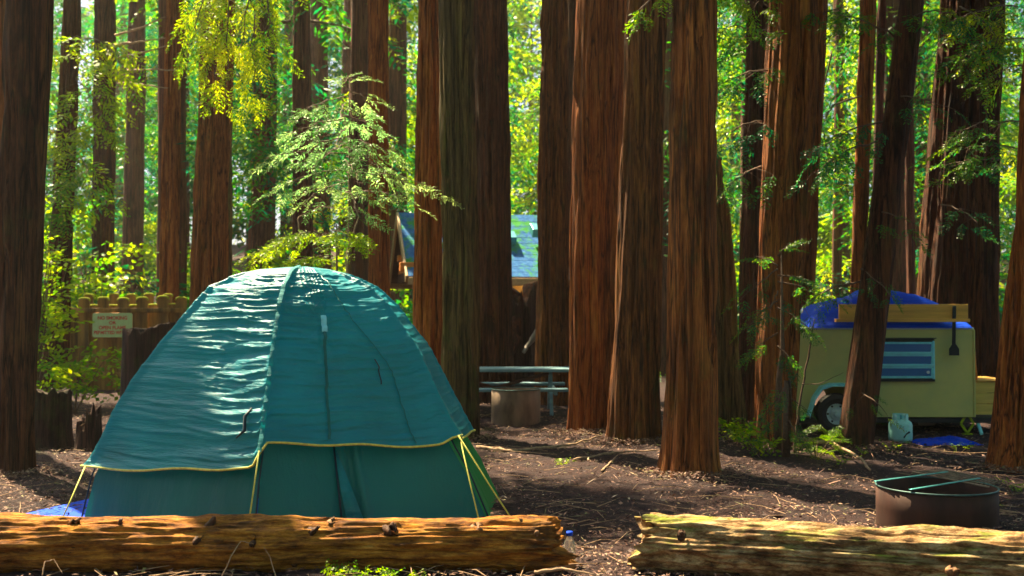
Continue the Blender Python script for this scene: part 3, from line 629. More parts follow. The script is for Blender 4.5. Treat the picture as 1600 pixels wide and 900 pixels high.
# ------------------------------------------------------------------ shrubs
def at_g(px, py): 
    d = dist(py); p = at(px, py, d); return (p.x, d, gz(p.x, d))
def at_d(px, d): x = X(px, d); return (x, d, gz(x, d))
shrub(at_d(118, 16.5), 1.0, .6, 80, 'bright leafy shrub behind the low square stump', seed=1, size=1.3)
shrub(at_d(205, 17.5), 1.15, .55, 60, 'bright leafy shrub in front of the fence below the sign', seed=2, size=1.3)
shrub(at_d(55, 17), 3.0, .7, 150, 'tall bright shrub right behind the thick dark trunk at the left edge', seed=3, size=1.5)
shrub(at_d(25, 22), 4.4, 1.0, 170, 'tall yellow green bush filling the gap beside the left edge trunk', seed=4, size=2.0)
shrub(at_d(150, 23.5), 3.2, 1.3, 170, 'yellow green bush rising behind the fence tops', seed=5, size=2.0)
shrub(at_d(630, 20), 1.6, .6, 110, 'dark green bush under the cabin gable', 'needles_far', seed=6, size=1.5)
shrub(at_g(1150, 690), .25, .3, 40, 'bright low plant at the right foot of the foremost middle trunk', seed=7, size=.8)
shrub(at_g(1185, 712), .25, .25, 30, 'small leafy plant beside the bent fallen branch', seed=8, size=.8)
shrub(at_g(1275, 712), .33, .3, 44, 'feathery green plant growing through the bent fallen branch', 'leaf_bright', 'near', seed=9, size=.55)
shrub(at_g(1352, 668), .42, .3, 30, 'green plant at the right foot of the leaning trunk', 'needles', 'near', seed=10, size=.7)
shrub(at_g(1225, 668), .7, .3, 30, 'leafy plant in front of the trailer wheel', 'needles', 'mid', seed=11, size=.45)
for i, (px, py, h) in enumerate([(1345, 712, .12), (1540, 800, .14), (1585, 770, .15), (1310, 725, .1), (880, 725, .05), (1060, 700, .1), (530, 903, .06), (600, 906, .05), (650, 906, .04), (1395, 705, .12), (1500, 700, .12), (560, 905, .05)]):
    shrub(at_g(px, py), h, .16, 18, ['small green plant right of the feathery one', 'small green plant right of the front fire ring', 'low green plant at the right frame edge', 'tiny plant left of the front fire ring in the litter', 'flat green patch of leaves in the middle of the clearing', 'tuft of greenery by the broad trunk with the sunlit edge', 'leftmost green seedling under the orange log', 'green seedling under the middle of the orange log', 'rightmost green seedling under the orange log', 'green tuft in front of the gas cylinder', 'green tuft in front of the blue cloth', 'second green seedling from the left under the orange log'][i],
          'leaf_bright', 'broad', 30+i, 'small plants on the forest floor', .26, 'ground_plant')

# ------------------------------------------------------------------ tent
def build_tent():
    C = np.array([(-3.10, 7.75), (-1.66, 6.98), (-.12, 7.84), (-.04, 8.8), (-1.55, 10.05), (-3.1, 9.25)])
    cx, cy, H = -1.60, 8.35, 1.86
    root = empty('dome_tent', (cx, cy, 0), 'large teal dome tent with yellow trimmed rainfly pitched behind the orange log', 'tent')
    ang = np.arctan2(C[:, 1]-cy, C[:, 0]-cx); rad = np.hypot(C[:, 0]-cx, C[:, 1]-cy)
    def Rp(th):
        r = np.full(th.shape, 9.0); dx, dy = np.cos(th), np.sin(th)
        for i in range(6):
            a = C[i]-[cx, cy]; b = C[(i+1) % 6]-[cx, cy]; e = b-a; den = dx*e[1]-dy*e[0]
            t = (a[0]*e[1]-a[1]*e[0])/np.where(np.abs(den) < 1e-6, 1e-6, den); u = (a[0]*dy-a[1]*dx)/np.where(np.abs(den) < 1e-6, 1e-6, den)
            r = np.where((t > 0) & (u >= -1e-6) & (u <= 1+1e-6), np.minimum(r, t), r)
        return r
    zs = np.array([0, .35, .56, .80, 1.02, 1.28, 1.56, 1.70, 1.80, 1.835, 1.855, 1.86])
    pl = np.array([1, .955, .895, .83, .755, .65, .52, .44, .29, .20, .08, 0]); pr = np.array([1, .895, .81, .73, .655, .57, .445, .345, .20, .135, .055, 0])
    def prof(z, th):
        L = np.interp(z, zs, pl); Rr = np.interp(z, zs, pr); w = .5-.5*np.cos(th); 
        return Rr+(L-Rr)*w
    def surf(th, z, off=0):
        rp = Rp(th); rm = rad.mean(); k = ss(1.0, 1.8, z); R = rp*(1-k*.6)+rm*.92*k*.6
        r = R*prof(z, th)
        s = ss(.0, .5, z)*ss(1.86, 1.5, z); near = np.min([np.abs(np.angle(np.exp(1j*(th-a)))) for a in ang], axis=0)
        r = r-.045*s*ss(0, .5, near)+off
        return np.stack([cx+r*np.cos(th), cy+r*np.sin(th), z], -1)
    a1, a0, a2 = ang[0], ang[1], ang[2]
    def wrap(t): return np.angle(np.exp(1j*t))
    def hem(th):
        h = np.full(th.shape, .46)
        s = wrap(th-a0)
        right = .635+(.555-.635)*np.clip(s/wrap(a2-a0), 0, 1); right = right+.05*ss(.9, 1.0, s/wrap(a2-a0))*ss(1.15, 1.0, s/wrap(a2-a0))
        left = .485+(.41-.485)*np.clip(s/wrap(a1-a0), 0, 1)
        h = np.where(s > .03, right, np.where(s < -.03, left, left+(right-left)*(s+.03)/.06))
        return h+.018*np.sin(th*7)*np.sin(th*3)
    nT, nZ = 640, 230
    th = np.linspace(-math.pi, math.pi, nT, endpoint=False); t = np.linspace(0, 1, nZ)
    Tt, TH = np.meshgrid(t, th, indexing='ij'); h = hem(TH)
    q = np.sin(Tt*math.pi/2)**1.05; Z = h+(H-h)*q; Z = np.minimum(Z, H)
    P = surf(TH, Z)
    # creases: long, nearly horizontal, gathered at the pole seams and curving down away from them
    s0 = np.abs(wrap(TH-a0)); arc = TH*1.5; zc = 1.0+2.35*Tt+.10*np.cos(wrap(TH-a0)*1.8)*(1-Tt)+.05*fbm(arc*.6, Tt*4, 0, 2, 4)
    env = ss(H, H-.12, Z)*ss(0, .05, Tt+.01)
    w1 = (1-np.abs(fbm(arc*.55, zc*8, 0, 2, 11)))**2; w2 = (1-np.abs(fbm(arc*1.3+5, zc*24, 0, 2, 13)))**2
    gat = .8+.5*np.exp(-s0*2.2)+.5*np.exp(-np.abs(wrap(TH-a0)-.42)*6)*(Z > 1.2)
    w3 = (1-np.abs(fbm(arc*.8+9, zc*14, 0, 2, 17)))**3
    amp = (.013*(w1-.45)+.012*(w2-.4)+.014*(w3-.35))*env*gat + .022*fbm(arc*.7, Z*1.6, 0, 2, 19)*env
    vx = (wrap(TH-a0)-.42)*1.25; vz = Z-1.43; vr = np.hypot(vx, vz); va = np.arctan2(vz, vx)
    amp = amp+.022*(1-np.abs(vnoise(va*4.5, 3.3, 0, 77)))**3*np.exp(-vr/.30)*ss(.02, .12, vr)*(np.abs(vx) < .9)
    # pole ridge
    pole = sum(np.exp(-(wrap(TH-a)/.022)**2) for a in ang); amp = amp*(1-.6*np.clip(pole, 0, 1))+.022*np.clip(pole, 0, 1)*ss(H, H-.1, Z)
    flare = .035*np.exp(-(Z-h)/.08)*np.where(np.abs(wrap(TH-a2-.9)) < .85, .0, 1)
    r = np.hypot(P[..., 0]-cx, P[..., 1]-cy)+1e-6; k = 1+(amp+flare*.8+.02)*np.minimum(1, r*3)/r
    P[..., 0] = cx+(P[..., 0]-cx)*k; P[..., 1] = cy+(P[..., 1]-cy)*k; P[..., 2] += amp*.6*ss(1.3, 1.8, Z)
    fly = mesh_obj('rainfly', P.reshape(-1, 3), grid(nT, nZ, True), M['fly'], root)
    fly['label'] = 'creased glossy teal rainfly'; fly.data.materials.append(M['tentgreen'])
    s2 = wrap(th-a2); gcol = (s2 > 1.2) & (s2 < 1.9); fly.data.polygons.foreach_set('material_index', np.tile(gcol.astype(np.int32), nZ-1))
    def along(thv, zv, off):   # point on the finished fly
        i = int(round((wrap(np.array(thv))+math.pi)/(2*math.pi)*nT)) % nT; j = int(np.argmin(np.abs(Z[:, i]-zv))); p = P[j, i]; d = np.array([math.cos(th[i]), math.sin(th[i]), .25]); return p+d*off
    # hem cord
    hp = [P[0, i]+np.array([math.cos(th[i]), math.sin(th[i]), 0])*.004 for i in range(0, nT, 3)]; hp.append(hp[0])
    V, Fb = tube(hp, .0085, 6, False); mesh_obj('hem_trim', V, Fb, M['yellow'], fly)
    # seam tapes
    def tape(pts, w, m, nm, parent, lift=.012):
        V = []; 
        for i, p in enumerate(pts):
            p = np.array(p); tg = np.array(pts[min(i+1, len(pts)-1)])-np.array(pts[max(0, i-1)]); out = p-np.array([cx, cy, .4]); out /= np.linalg.norm(out)
            s = np.cross(tg, out); s /= np.linalg.norm(s)+1e-9; ww = w[i] if hasattr(w, '__len__') else w
            V += [p-s*ww/2+out*lift, p+out*(lift+.003), p+s*ww/2+out*lift]
        o = mesh_obj(nm, np.array(V), grid(3, len(pts)), m, parent); return o
    for a in ang[1:2]:
        zz = np.linspace(float(hem(np.array(a)))+.02, H-.01, 60); tape([along(a, z, .004) for z in zz], .030 if a == a0 else .022, M['seam'] if a == a0 else M['fly'], 'seam_tape', fly)
    zz = np.linspace(.635, 1.45, 40); tape([along(a0+.42+.03*(z-.6), z, .003) for z in zz], [.020+.03*max(0, z-1.2) for z in zz], M['tentbody'], 'vent_seam', fly)
    zz = np.linspace(1.36, 1.47, 8); tape([along(a0+.42+.03*(z-.6), z, .009) for z in zz], .04, M['aqua'], 'vent_strap', fly)
    zz = np.linspace(.58, 1.78, 50); tape([along(a0+.42+.62-.42*ss(1.0, 1.8, z), z, .002) for z in zz], .010, M['tentbody'], 'side_seam', fly)
    zz = np.linspace(.98, 1.16, 8); tape([along(a0+.93-.05*(z-1), z, .008) for z in zz], .014, M['zip'], 'tie_loop', fly)
    V, Fb = tube([along(a0-.1, .86, .012), along(a0-.13, .80, .03), along(a0-.12, .72, .02), along(a0-.17, .66, .025)], [.006, .012, .012, .004], 6); mesh_obj('tie_loop', V, Fb, M['zip'], fly)
    # body: inner walls, one panel per side
    for i in range(6):
        a = ang[i]; b = ang[(i+1) % 6]; span = wrap(b-a); nT2 = 70; u = np.linspace(0, 1, nT2); vv = np.linspace(0, 1, 26); VV, UU = np.meshgrid(vv, u, indexing='ij')
        THb = a+span*UU; Zb = (hem(THb)+.16)*VV; Pb = surf(THb, Zb, -.05); dd = .014*fbm(UU*9+i*3, Zb*1.2, 0, 2, 51)+.02*fbm(UU*4, Zb*.8, 0, 2, 57)
        if i == 1: dd = dd-.07*np.exp(-((UU-.46)/.02)**2)*(1-VV*.5)+.03*np.exp(-((UU-.50)/.03)**2)
        Pb[..., 0] += dd*np.cos(THb); Pb[..., 1] += dd*np.sin(THb); Pb[..., 2] = np.where(VV == 0, gh(Pb[..., 0], Pb[..., 1])-.01, Pb[..., 2])
        m = M['tentgreen'] if i in (2, 3) else M['tentbody']
        w = mesh_obj('wall_panel', Pb.reshape(-1, 3), grid(nT2, 26), m, root)
        if i == 2: w['label'] = 'bright green side wall panel'
    # pale strip standing for a sunlit sliver beside the door zip
    A = surf(np.array(a0+.475), np.array(.56), -.02); Bv = surf(np.array(a0+.50), np.array(.02), .03); Cv = surf(np.array(a0+.62), np.array(.02), .0)
    V = [A, (A+Bv)/2+[-.01, -.01, 0], Bv, A+[.008, 0, 0], (A+Cv)/2+[.01, -.01, 0], Cv]; o = mesh_obj('sunlit_sliver', np.array(V), [(0, 1, 4, 3), (1, 2, 5, 4)], M['seam'], root); solid(o, .004)
    V, Fb = tube([surf(np.array(a0+.47), np.array(.6), -.03), surf(np.array(a0+.47), np.array(.02), -.02)], .007, 6); mesh_obj('door_zip', V, Fb, M['zip'], root)
    # inner poles at the three near corners
    for a in ang[:3]:
        V, Fb = tube([surf(np.array(a), np.array(z), -.035) for z in np.linspace(.0, 1.7, 24)], .0065, 6); mesh_obj('pole', V, Fb, M['zip'], root)
    # guy lines
    for (p, q) in [((133, 729, 7.72), (96, 815, 7.45)), ((405, 704, 6.93), (386, 818, 6.78)), ((716, 680, 7.72), (796, 812, 7.5)), ((720, 690, 7.7), (748, 818, 7.4))]:
        A = np.array(at(*p)); B = np.array(at(*q)); B[2] = min(B[2], .12); e = B+(B-A)*(B[2]+.0)/(A[2]-B[2]); e[2] = gz(e[0], e[1])+.02
        V, Fb = tube([A, (A+e)/2-[0, 0, .008], e], .0055, 6); g_ = mesh_obj('guy_line', V, Fb, M['yellow'], root)
        V, Fb = tube([e+[0, 0, .05], e-[0, 0, .08]], .006, 6); mesh_obj('peg', V, Fb, M['steel_blue'], g_)
    gs = np.array([(-3.75, 7.55), (-2.6, 7.2), (-1.66, 6.86), (-.9, 7.3), (-.4, 7.9), (-.6, 8.6), (-3.3, 8.6)]); 
    V = [(x, y, gz(x, y)+.035) for x, y in gs]; o = mesh_obj('ground_sheet', np.array(V), [tuple(range(7))], M['blue_tarp']); solid(o, .01); tag(o, 'blue ground sheet sticking out under the left side of the tent', 'tarpaulin')
build_tent()

# ------------------------------------------------------------------ logs
def log(name, A, B, rA, rB, label, mat, seed, cracks=False):
    A = np.array(A); B = np.array(B); L = np.linalg.norm(B-A); ax = (B-A)/L; side = np.cross([0, 0, 1.], ax); side /= np.linalg.norm(side); up = np.cross(ax, side)
    nu, nv = 150, int(L*120); s = np.linspace(0, 1, nv); th = np.linspace(0, 2*math.pi, nu, endpoint=False); S, T_ = np.meshgrid(s, th, indexing='ij'); xl = S*L
    R = rA+(rB-rA)*S; c, sn = np.cos(T_), np.sin(T_)
    d = .10*fbm(xl*1.1+seed, c*1.2, sn*1.2, 2, seed)+.09*fbm(xl*2.4+seed, c*4, sn*4, 3, seed+5)+.07*fbm(xl*4, c*13, sn*13, 3, seed+6)-.07*np.clip(fbm(xl*2.2, c*6+3, sn*6, 3, seed+8)-.25, 0, 1)
    if cracks:
        g = fbm(c*9+seed, sn*9, xl*.6, 2, seed+31); d = d-.14*np.exp(-(g/.07)**2)*ss(-.4, .3, fbm(xl*.8, c*2, sn*2, 2, 7)+.3)+.05*fbm(xl*6, c*9, sn*9, 2, seed+40)
    else: d = d-.06*np.exp(-(fbm(c*5+seed, sn*5, xl*.8, 2, seed+31)/.08)**2)
    rr = R*(1+d); e = .10*fbm(c*2.5+seed, sn*2.5, 0, 3, seed+60); xx = xl+np.where(S < .5, 1-ss(0, .06, S), 0)*e*-1+np.where(S > .5, ss(.94, 1, S), 0)*e
    rr = rr*(1-.12*(S > .995))
    P = A+ax*xx[..., None]+side*(rr*c)[..., None]+up*(rr*sn)[..., None]
    V = P.reshape(-1, 3); Fq = [tuple(f) for f in grid(nu, nv, True)]; n = len(V)
    # end caps, slightly dished rings
    ex = []; off = n
    for (j, sg) in ((0, -1), (nv-1, 1)):
        ring0 = P[j]; cen = ring0.mean(0)
        prev = np.arange(j*nu, j*nu+nu)
        for k in (.7, .4, .12):
            rg = cen+(ring0-cen)*k+ax*sg*(.03*fbm(c[0]*3+k*5, sn[0]*3, k*3, 2, seed)[:, None]-.02); ids = np.arange(off, off+nu); off += nu; ex.append(rg)
            for q in range(nu): Fq.append((prev[q], prev[(q+1) % nu], ids[(q+1) % nu], ids[q]))
            prev = ids
        Fq.append(tuple(prev))
    V = np.concatenate([V]+ex)
    root = empty(name, tuple(A*[1, 1, 0]+(B-A)*[.5, .5, 0]), label, 'log')
    # rotate so object X is the log axis: build in world coordinates but keep mostly x-aligned
    mesh_obj('log_wood', V, Fq, M[mat], root); return root, A, ax, side, up
def stub(root, p, dr, r, L, mat, seed):
    rng = np.random.default_rng(seed); p = np.array(p); dr = np.array(dr, float); dr /= np.linalg.norm(dr); k = np.linspace(0, 1, 7); prof = np.array([2.1, 1.4, 1.0, .82, .70, .60, .48]); p = p-dr*.02
    V, Fb = tube([p+dr*L*q+rng.normal(0, .12*r, 3) for q in k], list(r*prof*.85), 18); V = V+(.4*r*fbm(V[:, 0]*34, V[:, 1]*34, V[:, 2]*34, 3, seed))[:, None]; mesh_obj('branch_stub', V, Fb, M[mat], root)
r1, *_ = log('fallen_log', at(-90, 855, 6.5), at(884, 851, 6.45), .165, .148, 'long orange brown log with knotty branch stubs lying in front of the tent', 'log1', 3)
for i, (px, py, dr, r, L, mt) in enumerate([(190, 822, (0, -.5, .8), .022, .07, 'knot'), (330, 820, (.3, -.3, .9), .03, .07, 'knot'), (310, 845, (-.2, -1, .25), .034, .06, 'knot'), (395, 848, (.3, -1, .2), .034, .07, 'knot'), (488, 832, (.5, -.7, .5), .02, .10, 'knot'),
        (612, 828, (.2, -.6, .8), .036, .06, 'knot'), (642, 850, (.5, -.9, .2), .022, .05, 'knot_pale'), (748, 828, (.5, -.7, .5), .028, .05, 'knot_pale'), (835, 834, (.4, -.8, .3), .026, .06, 'knot_pale'), (555, 868, (.2, -1, 0), .03, .05, 'knot'), (120, 852, (0, -1, .2), .03, .04, 'knot'), (65, 848, (0, -1, .3), .034, .04, 'knot'), (460, 880, (.1, -1, .1), .026, .05, 'knot_pale'), (120, 815, (.5, -.1, .6), .02, .05, 'knot_pale'), (520, 812, (.3, 0, .7), .02, .03, 'knot_pale'), (820, 814, (.8, 0, .4), .018, .05, 'knot_pale')]):
    stub(r1, at(px, py, 6.36 if py > 826 else 6.42), dr, r, L, mt, i)
r2, *_ = log('fallen_log', at(1003, 846, 6.42), at(1720, 892, 5.55), .158, .172, 'cracked pale log with green moss streaks lying at the lower right', 'log2', 11, True)
for i, (px, py, dr, r, L, mt) in enumerate([(1272, 826, (.1, -.4, .9), .034, .06, 'knot'), (1066, 834, (0, -.7, .6), .02, .04, 'knot'), (1584, 880, (.2, -1, .5), .028, .07, 'knot'), (1490, 893, (0, -1, .3), .02, .05, 'knot_pale')]):
    stub(r2, at(px, py, 6.15 if px < 1300 else 5.6), dr, r, L, mt, 50+i)

# ------------------------------------------------------------------ fire rings
def fire_ring(c, r, h, label, mat, seed, name='fire_ring'):
    x, y = c; g = gz(x, y); root = empty(name, (x, y, g), label, 'fire ring', 'steel fire rings')
    V, Fb = lathe([(r, -.03), (r*1.005, h*.5), (r, h), (r*.985, h), (r*.98, h*.5), (r*.98, -.03)], 64, (x, y, g)); o = mesh_obj('ring_wall', V, Fb, M[mat], root)
    V, Fb = tube([(x+r*math.cos(a), y+r*math.sin(a), g+h) for a in np.linspace(0, 2*math.pi, 65)], .007, 8, False); mesh_obj('rim', V, Fb, M['rim'], root); return root, g
# front ring
cxr, cyr = X(1460, 7.72), 7.72; fr, g = fire_ring((cxr, cyr), .405, .285, 'wide rusty steel fire ring with a tilted cooking grate, behind the cracked pale log', 'rust', 1)
zt = g+.285
gr = []
def rim(px, py, dz=.012): 
    d = F*(CAMH-zt-dz)/(py-490); p = at(px, py, d); return (p.x, d, zt+dz)
V, Fb = beam(at(1367, 752, 7.75), at(1480, 737, 8.02), .026, .006); bev(mesh_obj('grate_bar', V, Fb, M['steel_blue'], fr), .002)
V, Fb = beam(at(1422, 765, 7.42), at(1530, 747, 7.75), .026, .006); bev(mesh_obj('grate_bar', V, Fb, M['steel_blue'], fr), .002)
c4 = [at(1425, 737, 8.1), at(1478, 735, 8.12), at(1565, 752, 7.95), at(1545, 761, 7.75)]
tt = [tube([c4[i] for i in (0, 1, 2, 3, 0)], .007, 6)]
for k in range(1, 16):
    s = k/16; a = c4[0].lerp(c4[3], s); b = c4[1].lerp(c4[2], s); tt.append(tube([a, b], .004, 5))
for k in range(1, 4):
    s = k/4; tt.append(tube([c4[0].lerp(c4[1], s), c4[3].lerp(c4[2], s)], .004, 5))
V, Fb = join(*tt); mesh_obj('cooking_grate', V, Fb, M['rust2'], fr)
# back ring
fire_ring((X(806, 14.9), 14.9), .335, .46, 'tall grey rusty fire ring in front of the picnic table', 'rust2', 2)

# ------------------------------------------------------------------ picnic table
def picnic():
    y0 = 16.3; xl, xr = X(655, y0), X(893, y0-.35); g = gz((xl+xr)/2, y0); root = empty('picnic_table', ((xl+xr)/2, y0, g), 'blue grey picnic table with benches behind the tall fire ring', 'picnic table')
    zt, zb = g+.635, g+.375
    for k in range(5):
        V, Fb = box(((xl+xr)/2, y0-.30+k*.15, zt), (xr-xl, .14, .045)); bev(mesh_obj('top_plank', V, Fb, M['table'], root))
    for s in (-1, 1):
        for k in (0, 1):
            V, Fb = box(((xl+xr)/2+(.0 if s > 0 else -.02), y0+s*(.62+k*.13), zb), (xr-xl-.1, .12, .04)); bev(mesh_obj('bench_plank', V, Fb, M['table'], root))
    for xx in (xl+.35, xr-.3):
        for s in (-1, 1):
            V, Fb = beam((xx, y0+s*.1, zt-.03), (xx, y0+s*.55, g-.02), .07, .05, (1, 0, 0)); bev(mesh_obj('leg', V, Fb, M['table'], root))
        V, Fb = beam((xx+.05, y0-.78, zb-.04), (xx+.05, y0+.78, zb-.04), .05, .06); bev(mesh_obj('bench_rail', V, Fb, M['table'], root))
        V, Fb = beam((xx, y0, zt-.05), ((xl+xr)/2, y0, zb-.02), .05, .04, (0, 1, 0)); bev(mesh_obj('brace', V, Fb, M['cabindark'], root))
picnic()

# ------------------------------------------------------------------ trailer
def trailer():
    yf = 13.45; yb_ = 15.0
    def q(px, py, dy=0): p = at(px, py, yf); return (p.x, yf+dy, p.z)
    x0, zt = q(1243, 515)[0], q(1243, 515)[2]; x1, z0 = q(1522, 652)[0], q(1522, 652)[2]; g = gz((x0+x1)/2, yf)
    root = empty('camper_trailer', ((x0+x1)/2, (yf+yb_)/2, g), 'small khaki homemade camper trailer with a louvred window and blue tarpaulin roof', 'trailer')
    def add(nm, VF, m, par=None, b=.006):
        o = mesh_obj(nm, VF[0], VF[1], M[m], None, smooth=False, base=root.location); o.location = (0, 0, 0); o.parent = par or root
        if b: bev(o, b)
        return o
    xc = q(1262, 515)[0]; xs = q(1243, 530)
    # side outline with wheel-arch notch
    wx, wz = q(1308, 650)[0], g+.26; ar = .34
    arc = [(wx+ar*math.cos(a), wz+ar*math.sin(a)) for a in np.linspace(math.pi, 0, 15)]; arc = [(x, z) for x, z in arc if z > z0]
    out = [(x0, z0)]+[(arc[0][0], z0)]+arc+[(arc[-1][0], z0), (x1, z0), (x1, zt), (xc, zt), (x0, xs[2])]
    n = len(out); V = [(x, yf, z) for x, z in out]+[(x, yf+.03, z) for x, z in out]; Fc = [tuple(range(n)), tuple(range(2*n-1, n-1, -1))]+[((i+1) % n, i, i+n, (i+1) % n+n) for i in range(n)]
    add('side_wall', (np.array(V), Fc), 'khaki')
    add('side_wall', (np.array(V)+[0, yb_-yf, 0], Fc), 'khaki')
    add('end_wall', box(((x1-.016), (yf+yb_)/2+.015, (z0+zt)/2), (.03, yb_-yf-.034, zt-z0-.01)), 'khaki'); add('end_wall', box((x0+.016, (yf+yb_)/2+.015, (z0+xs[2])/2), (.03, yb_-yf-.034, xs[2]-z0-.01)), 'khaki')
    add('roof_deck', box(((xc+x1)/2, (yf+yb_)/2+.015, zt+.012), (x1-xc+.02, yb_-yf+.03, .022)), 'white')
    add('floor_frame', box(((x0+x1)/2+.25, (yf+yb_)/2, z0-.04), (x1-x0+.4, yb_-yf-.1, .07)), 'black')
    add('corner_trim', beam((x1+.006, yf-.006, z0), (x1+.006, yf-.006, zt), .022, .022, (0, 1, 0)), 'khaki')
    # window
    a = q(1369, 531); b = q(1459, 594); wxm = (a[0]+b[0])/2; wzm = (a[2]+b[2])/2; ww = b[0]-a[0]; wh = a[2]-b[2]
    fr = add('window', box((wxm, yf+.0, wzm), (ww-.03, .02, wh-.03)), 'black')
    for (c, s) in [((wxm, yf-.015, a[2]), (ww, .05, .022)), ((wxm, yf-.015, b[2]), (ww+.01, .05, .03)), ((a[0]+.008, yf-.013, wzm), (.022, .045, wh-.026)), ((b[0]-.008, yf-.013, wzm), (.022, .045, wh-.026))]: add('window_frame', box(c, s), 'aqua' if s[0] < .1 else 'black', fr, .003)
    add('drip_edge', box((wxm, yf-.03, a[2]+.02), (ww+.04, .04, .012)), 'black', fr, .002)
    for k in range(3):
        zc = a[2]-wh*(.2+.3*k); Rm = Matrix.Rotation(math.radians(16), 4, 'X')
        add('louvre_pane', box((wxm, yf-.035, zc), (ww-.09, .006, wh*.2), Rm), 'pane', fr, 0)
        for (dz, hh) in ((wh*.12, .028), (-wh*.12, .028)):
            add('louvre_frame', box((wxm, yf-.04-(.006 if dz < 0 else -.01), zc+dz), (ww-.05, .014, hh), Rm), 'aqua', fr, .002)
        for sx in (-1, 1): add('louvre_frame', box((wxm+sx*(ww/2-.035), yf-.041, zc), (.02, .014, wh*.19), Rm), 'aqua', fr, .002)
    V, Fb = lathe([(.0, 0), (.018, .0), (.02, .01), (.0, .015)], 12); V = V@np.array(Matrix.Rotation(math.pi/2, 3, 'X')).T+[b[0]-.09, yf-.05, b[2]+.10]; add('latch', (V, Fb), 'white', fr, 0)
    # wheel
    wy = yf-.02
    R90 = np.array(Matrix.Rotation(-math.pi/2, 3, 'X')).T
    wh_ = bpy.data.objects.new('wheel', None); COL.objects.link(wh_); wh_.parent = root; wh_.location = (0, 0, 0)
    tyre = lathe([(.13, -.07), (.19, -.085), (.24, -.075), (.255, -.03), (.255, .03), (.24, .075), (.19, .085), (.13, .07)], 40); add('tyre', (tyre[0]@R90+[wx, wy+.09, wz], tyre[1]), 'black', wh_, 0)
    rimv = lathe([(.14, -.06), (.132, -.065), (.128, -.04), (.085, -.035), (.07, -.055), (.04, -.06), (.035, -.085), (0, -.09)], 32); o = add('rim', (rimv[0]@R90+[wx, wy+.09, wz], rimv[1]), 'white', wh_, 0)
    hv = [lathe([(0, 0), (.014, 0), (.014, .006), (0, .006)], 10) for _ in range(6)]; L = []
    for k in range(6):
        a_ = k*math.pi/3; L.append((hv[k][0]@R90+[wx+.105*math.cos(a_), wy+.05, wz+.105*math.sin(a_)], hv[k][1]))
    add('rim_holes', join(*L), 'black', wh_, 0)
    # fender: angular arch strip
    fp = [(wx-.38, wz-.02), (wx-.31, wz+.20), (wx-.22, wz+.33), (wx-.10, wz+.37), (wx+.16, wz+.37), (wx+.28, wz+.27), (wx+.38, wz+.0)]
    V = []
    for (x, z) in fp: V += [(x, yf-.16, z-.02), (x, yf-.16, z+.012), (x, yf-.002, z+.012)]
    o = add('fender', (np.array(V), [tuple(f) for f in grid(3, len(fp))]), 'aqua', None, 0); solid(o, .008)
    # undercarriage
    add('axle', beam((wx, yf+.1, wz), (wx, yb_-.1, wz), .05, .05), 'black'); add('step_box', box((q(1460, 672)[0], yf+.35, g+.16), (.22, .2, .14)), 'rust2')
    add('tow_bar', beam((x1+.05, yf+.8, z0-.05), (x1+1.1, yf+.75, z0-.08), .07, .07), 'black')
    add('prop_leg', beam((q(1532, 655)[0], yf+.1, z0-.05), (q(1537, 685)[0], yf+.05, g), .04, .03, (0, 1, 0)), 'aqua')
    # scissor jack
    c = q(1514, 672); L = []
    for (dx, dz, ex, ez) in ((-.08, 0, 0, .12), (.08, 0, 0, .12), (-.08, 0, 0, -.12), (.08, 0, 0, -.12)): L.append(beam((c[0]+dx, yf+.05, g+.14+dz), (c[0]+ex, yf+.05, g+.14+ez), .03, .018, (0, 1, 0)))
    L.append(beam((c[0]-.06, yf+.05, g+.01), (c[0]+.06, yf+.05, g+.01), .06, .02)); add('scissor_jack', join(*L), 'moss')
    # yellow plank box on the tow bar
    a = q(1522, 598); b = q(1590, 650); 
    for k in range(3):
        h3 = (a[2]-b[2])/3; add('box_plank', box(((a[0]+b[0])/2+.01, yf+.16, a[2]-h3*(k+.5)), (b[0]-a[0], .03, h3-.006)), 'yellow_plank', None, .003)
        add('box_plank', box(((a[0]+b[0])/2+.01, yf+.9, a[2]-h3*(k+.5)), (b[0]-a[0], .03, h3-.006)), 'yellow_plank', None, .003)
    add('box_lid', box(((a[0]+b[0])/2+.01, yf+.53, a[2]+.014), (b[0]-a[0]+.03, .82, .02)), 'lumber')
    # tarpaulin roof cover
    n1, n2 = 90, 40; u = np.linspace(0, 1, n1); v = np.linspace(0, 1, n2); VV, UU = np.meshgrid(v, u, indexing='ij')
    xl, xr = q(1268, 510)[0], q(1519, 510)[0]; xx = xl+(xr-xl)*UU; yy2 = yf-.03+(yb_-yf+.06)*VV
    top = np.interp(UU, [0, .04, .12, .3, .50, .64, .8, .93, .985, 1], [.02, .16, .27, .36, .50, .46, .36, .25, .18, .04]); ed = ss(0, .25, VV)*ss(1, .75, VV)
    zz = zt+.02+top*(.22+.78*ed)+.018*fbm(xx*6, yy2*3, 0, 2, 5)*np.minimum(1, top*8); zz = np.where((VV == 0) | (VV == 1), zt+.02, zz)
    o = mesh_obj('tarpaulin', np.stack([xx, yy2, zz], -1).reshape(-1, 3), grid(n1, n2), M['blue_tarp']); tag(o, 'blue tarpaulin humped over the roof of the khaki trailer', 'tarpaulin')
    return q, g, yf, zt
q, gT, yf, zt = trailer()
def single(nm, VF, m, label, cat, b=.004, group=None, smooth=False):
    V = np.asarray(VF[0], float); base = (float(V[:, 0].mean()), float(V[:, 1].mean()), float(V[:, 2].min())); o = mesh_obj(nm, V, VF[1], M[m], None, smooth, base)
    if b: bev(o, b)
    return tag(o, label, cat, group)
single('lumber_board', beam(q(1308, 487, -.07), q(1508, 487, -.07), .04, .185, (0, 0, 1)), 'lumber', 'wide yellow lumber board strapped along the trailer roof edge', 'board')
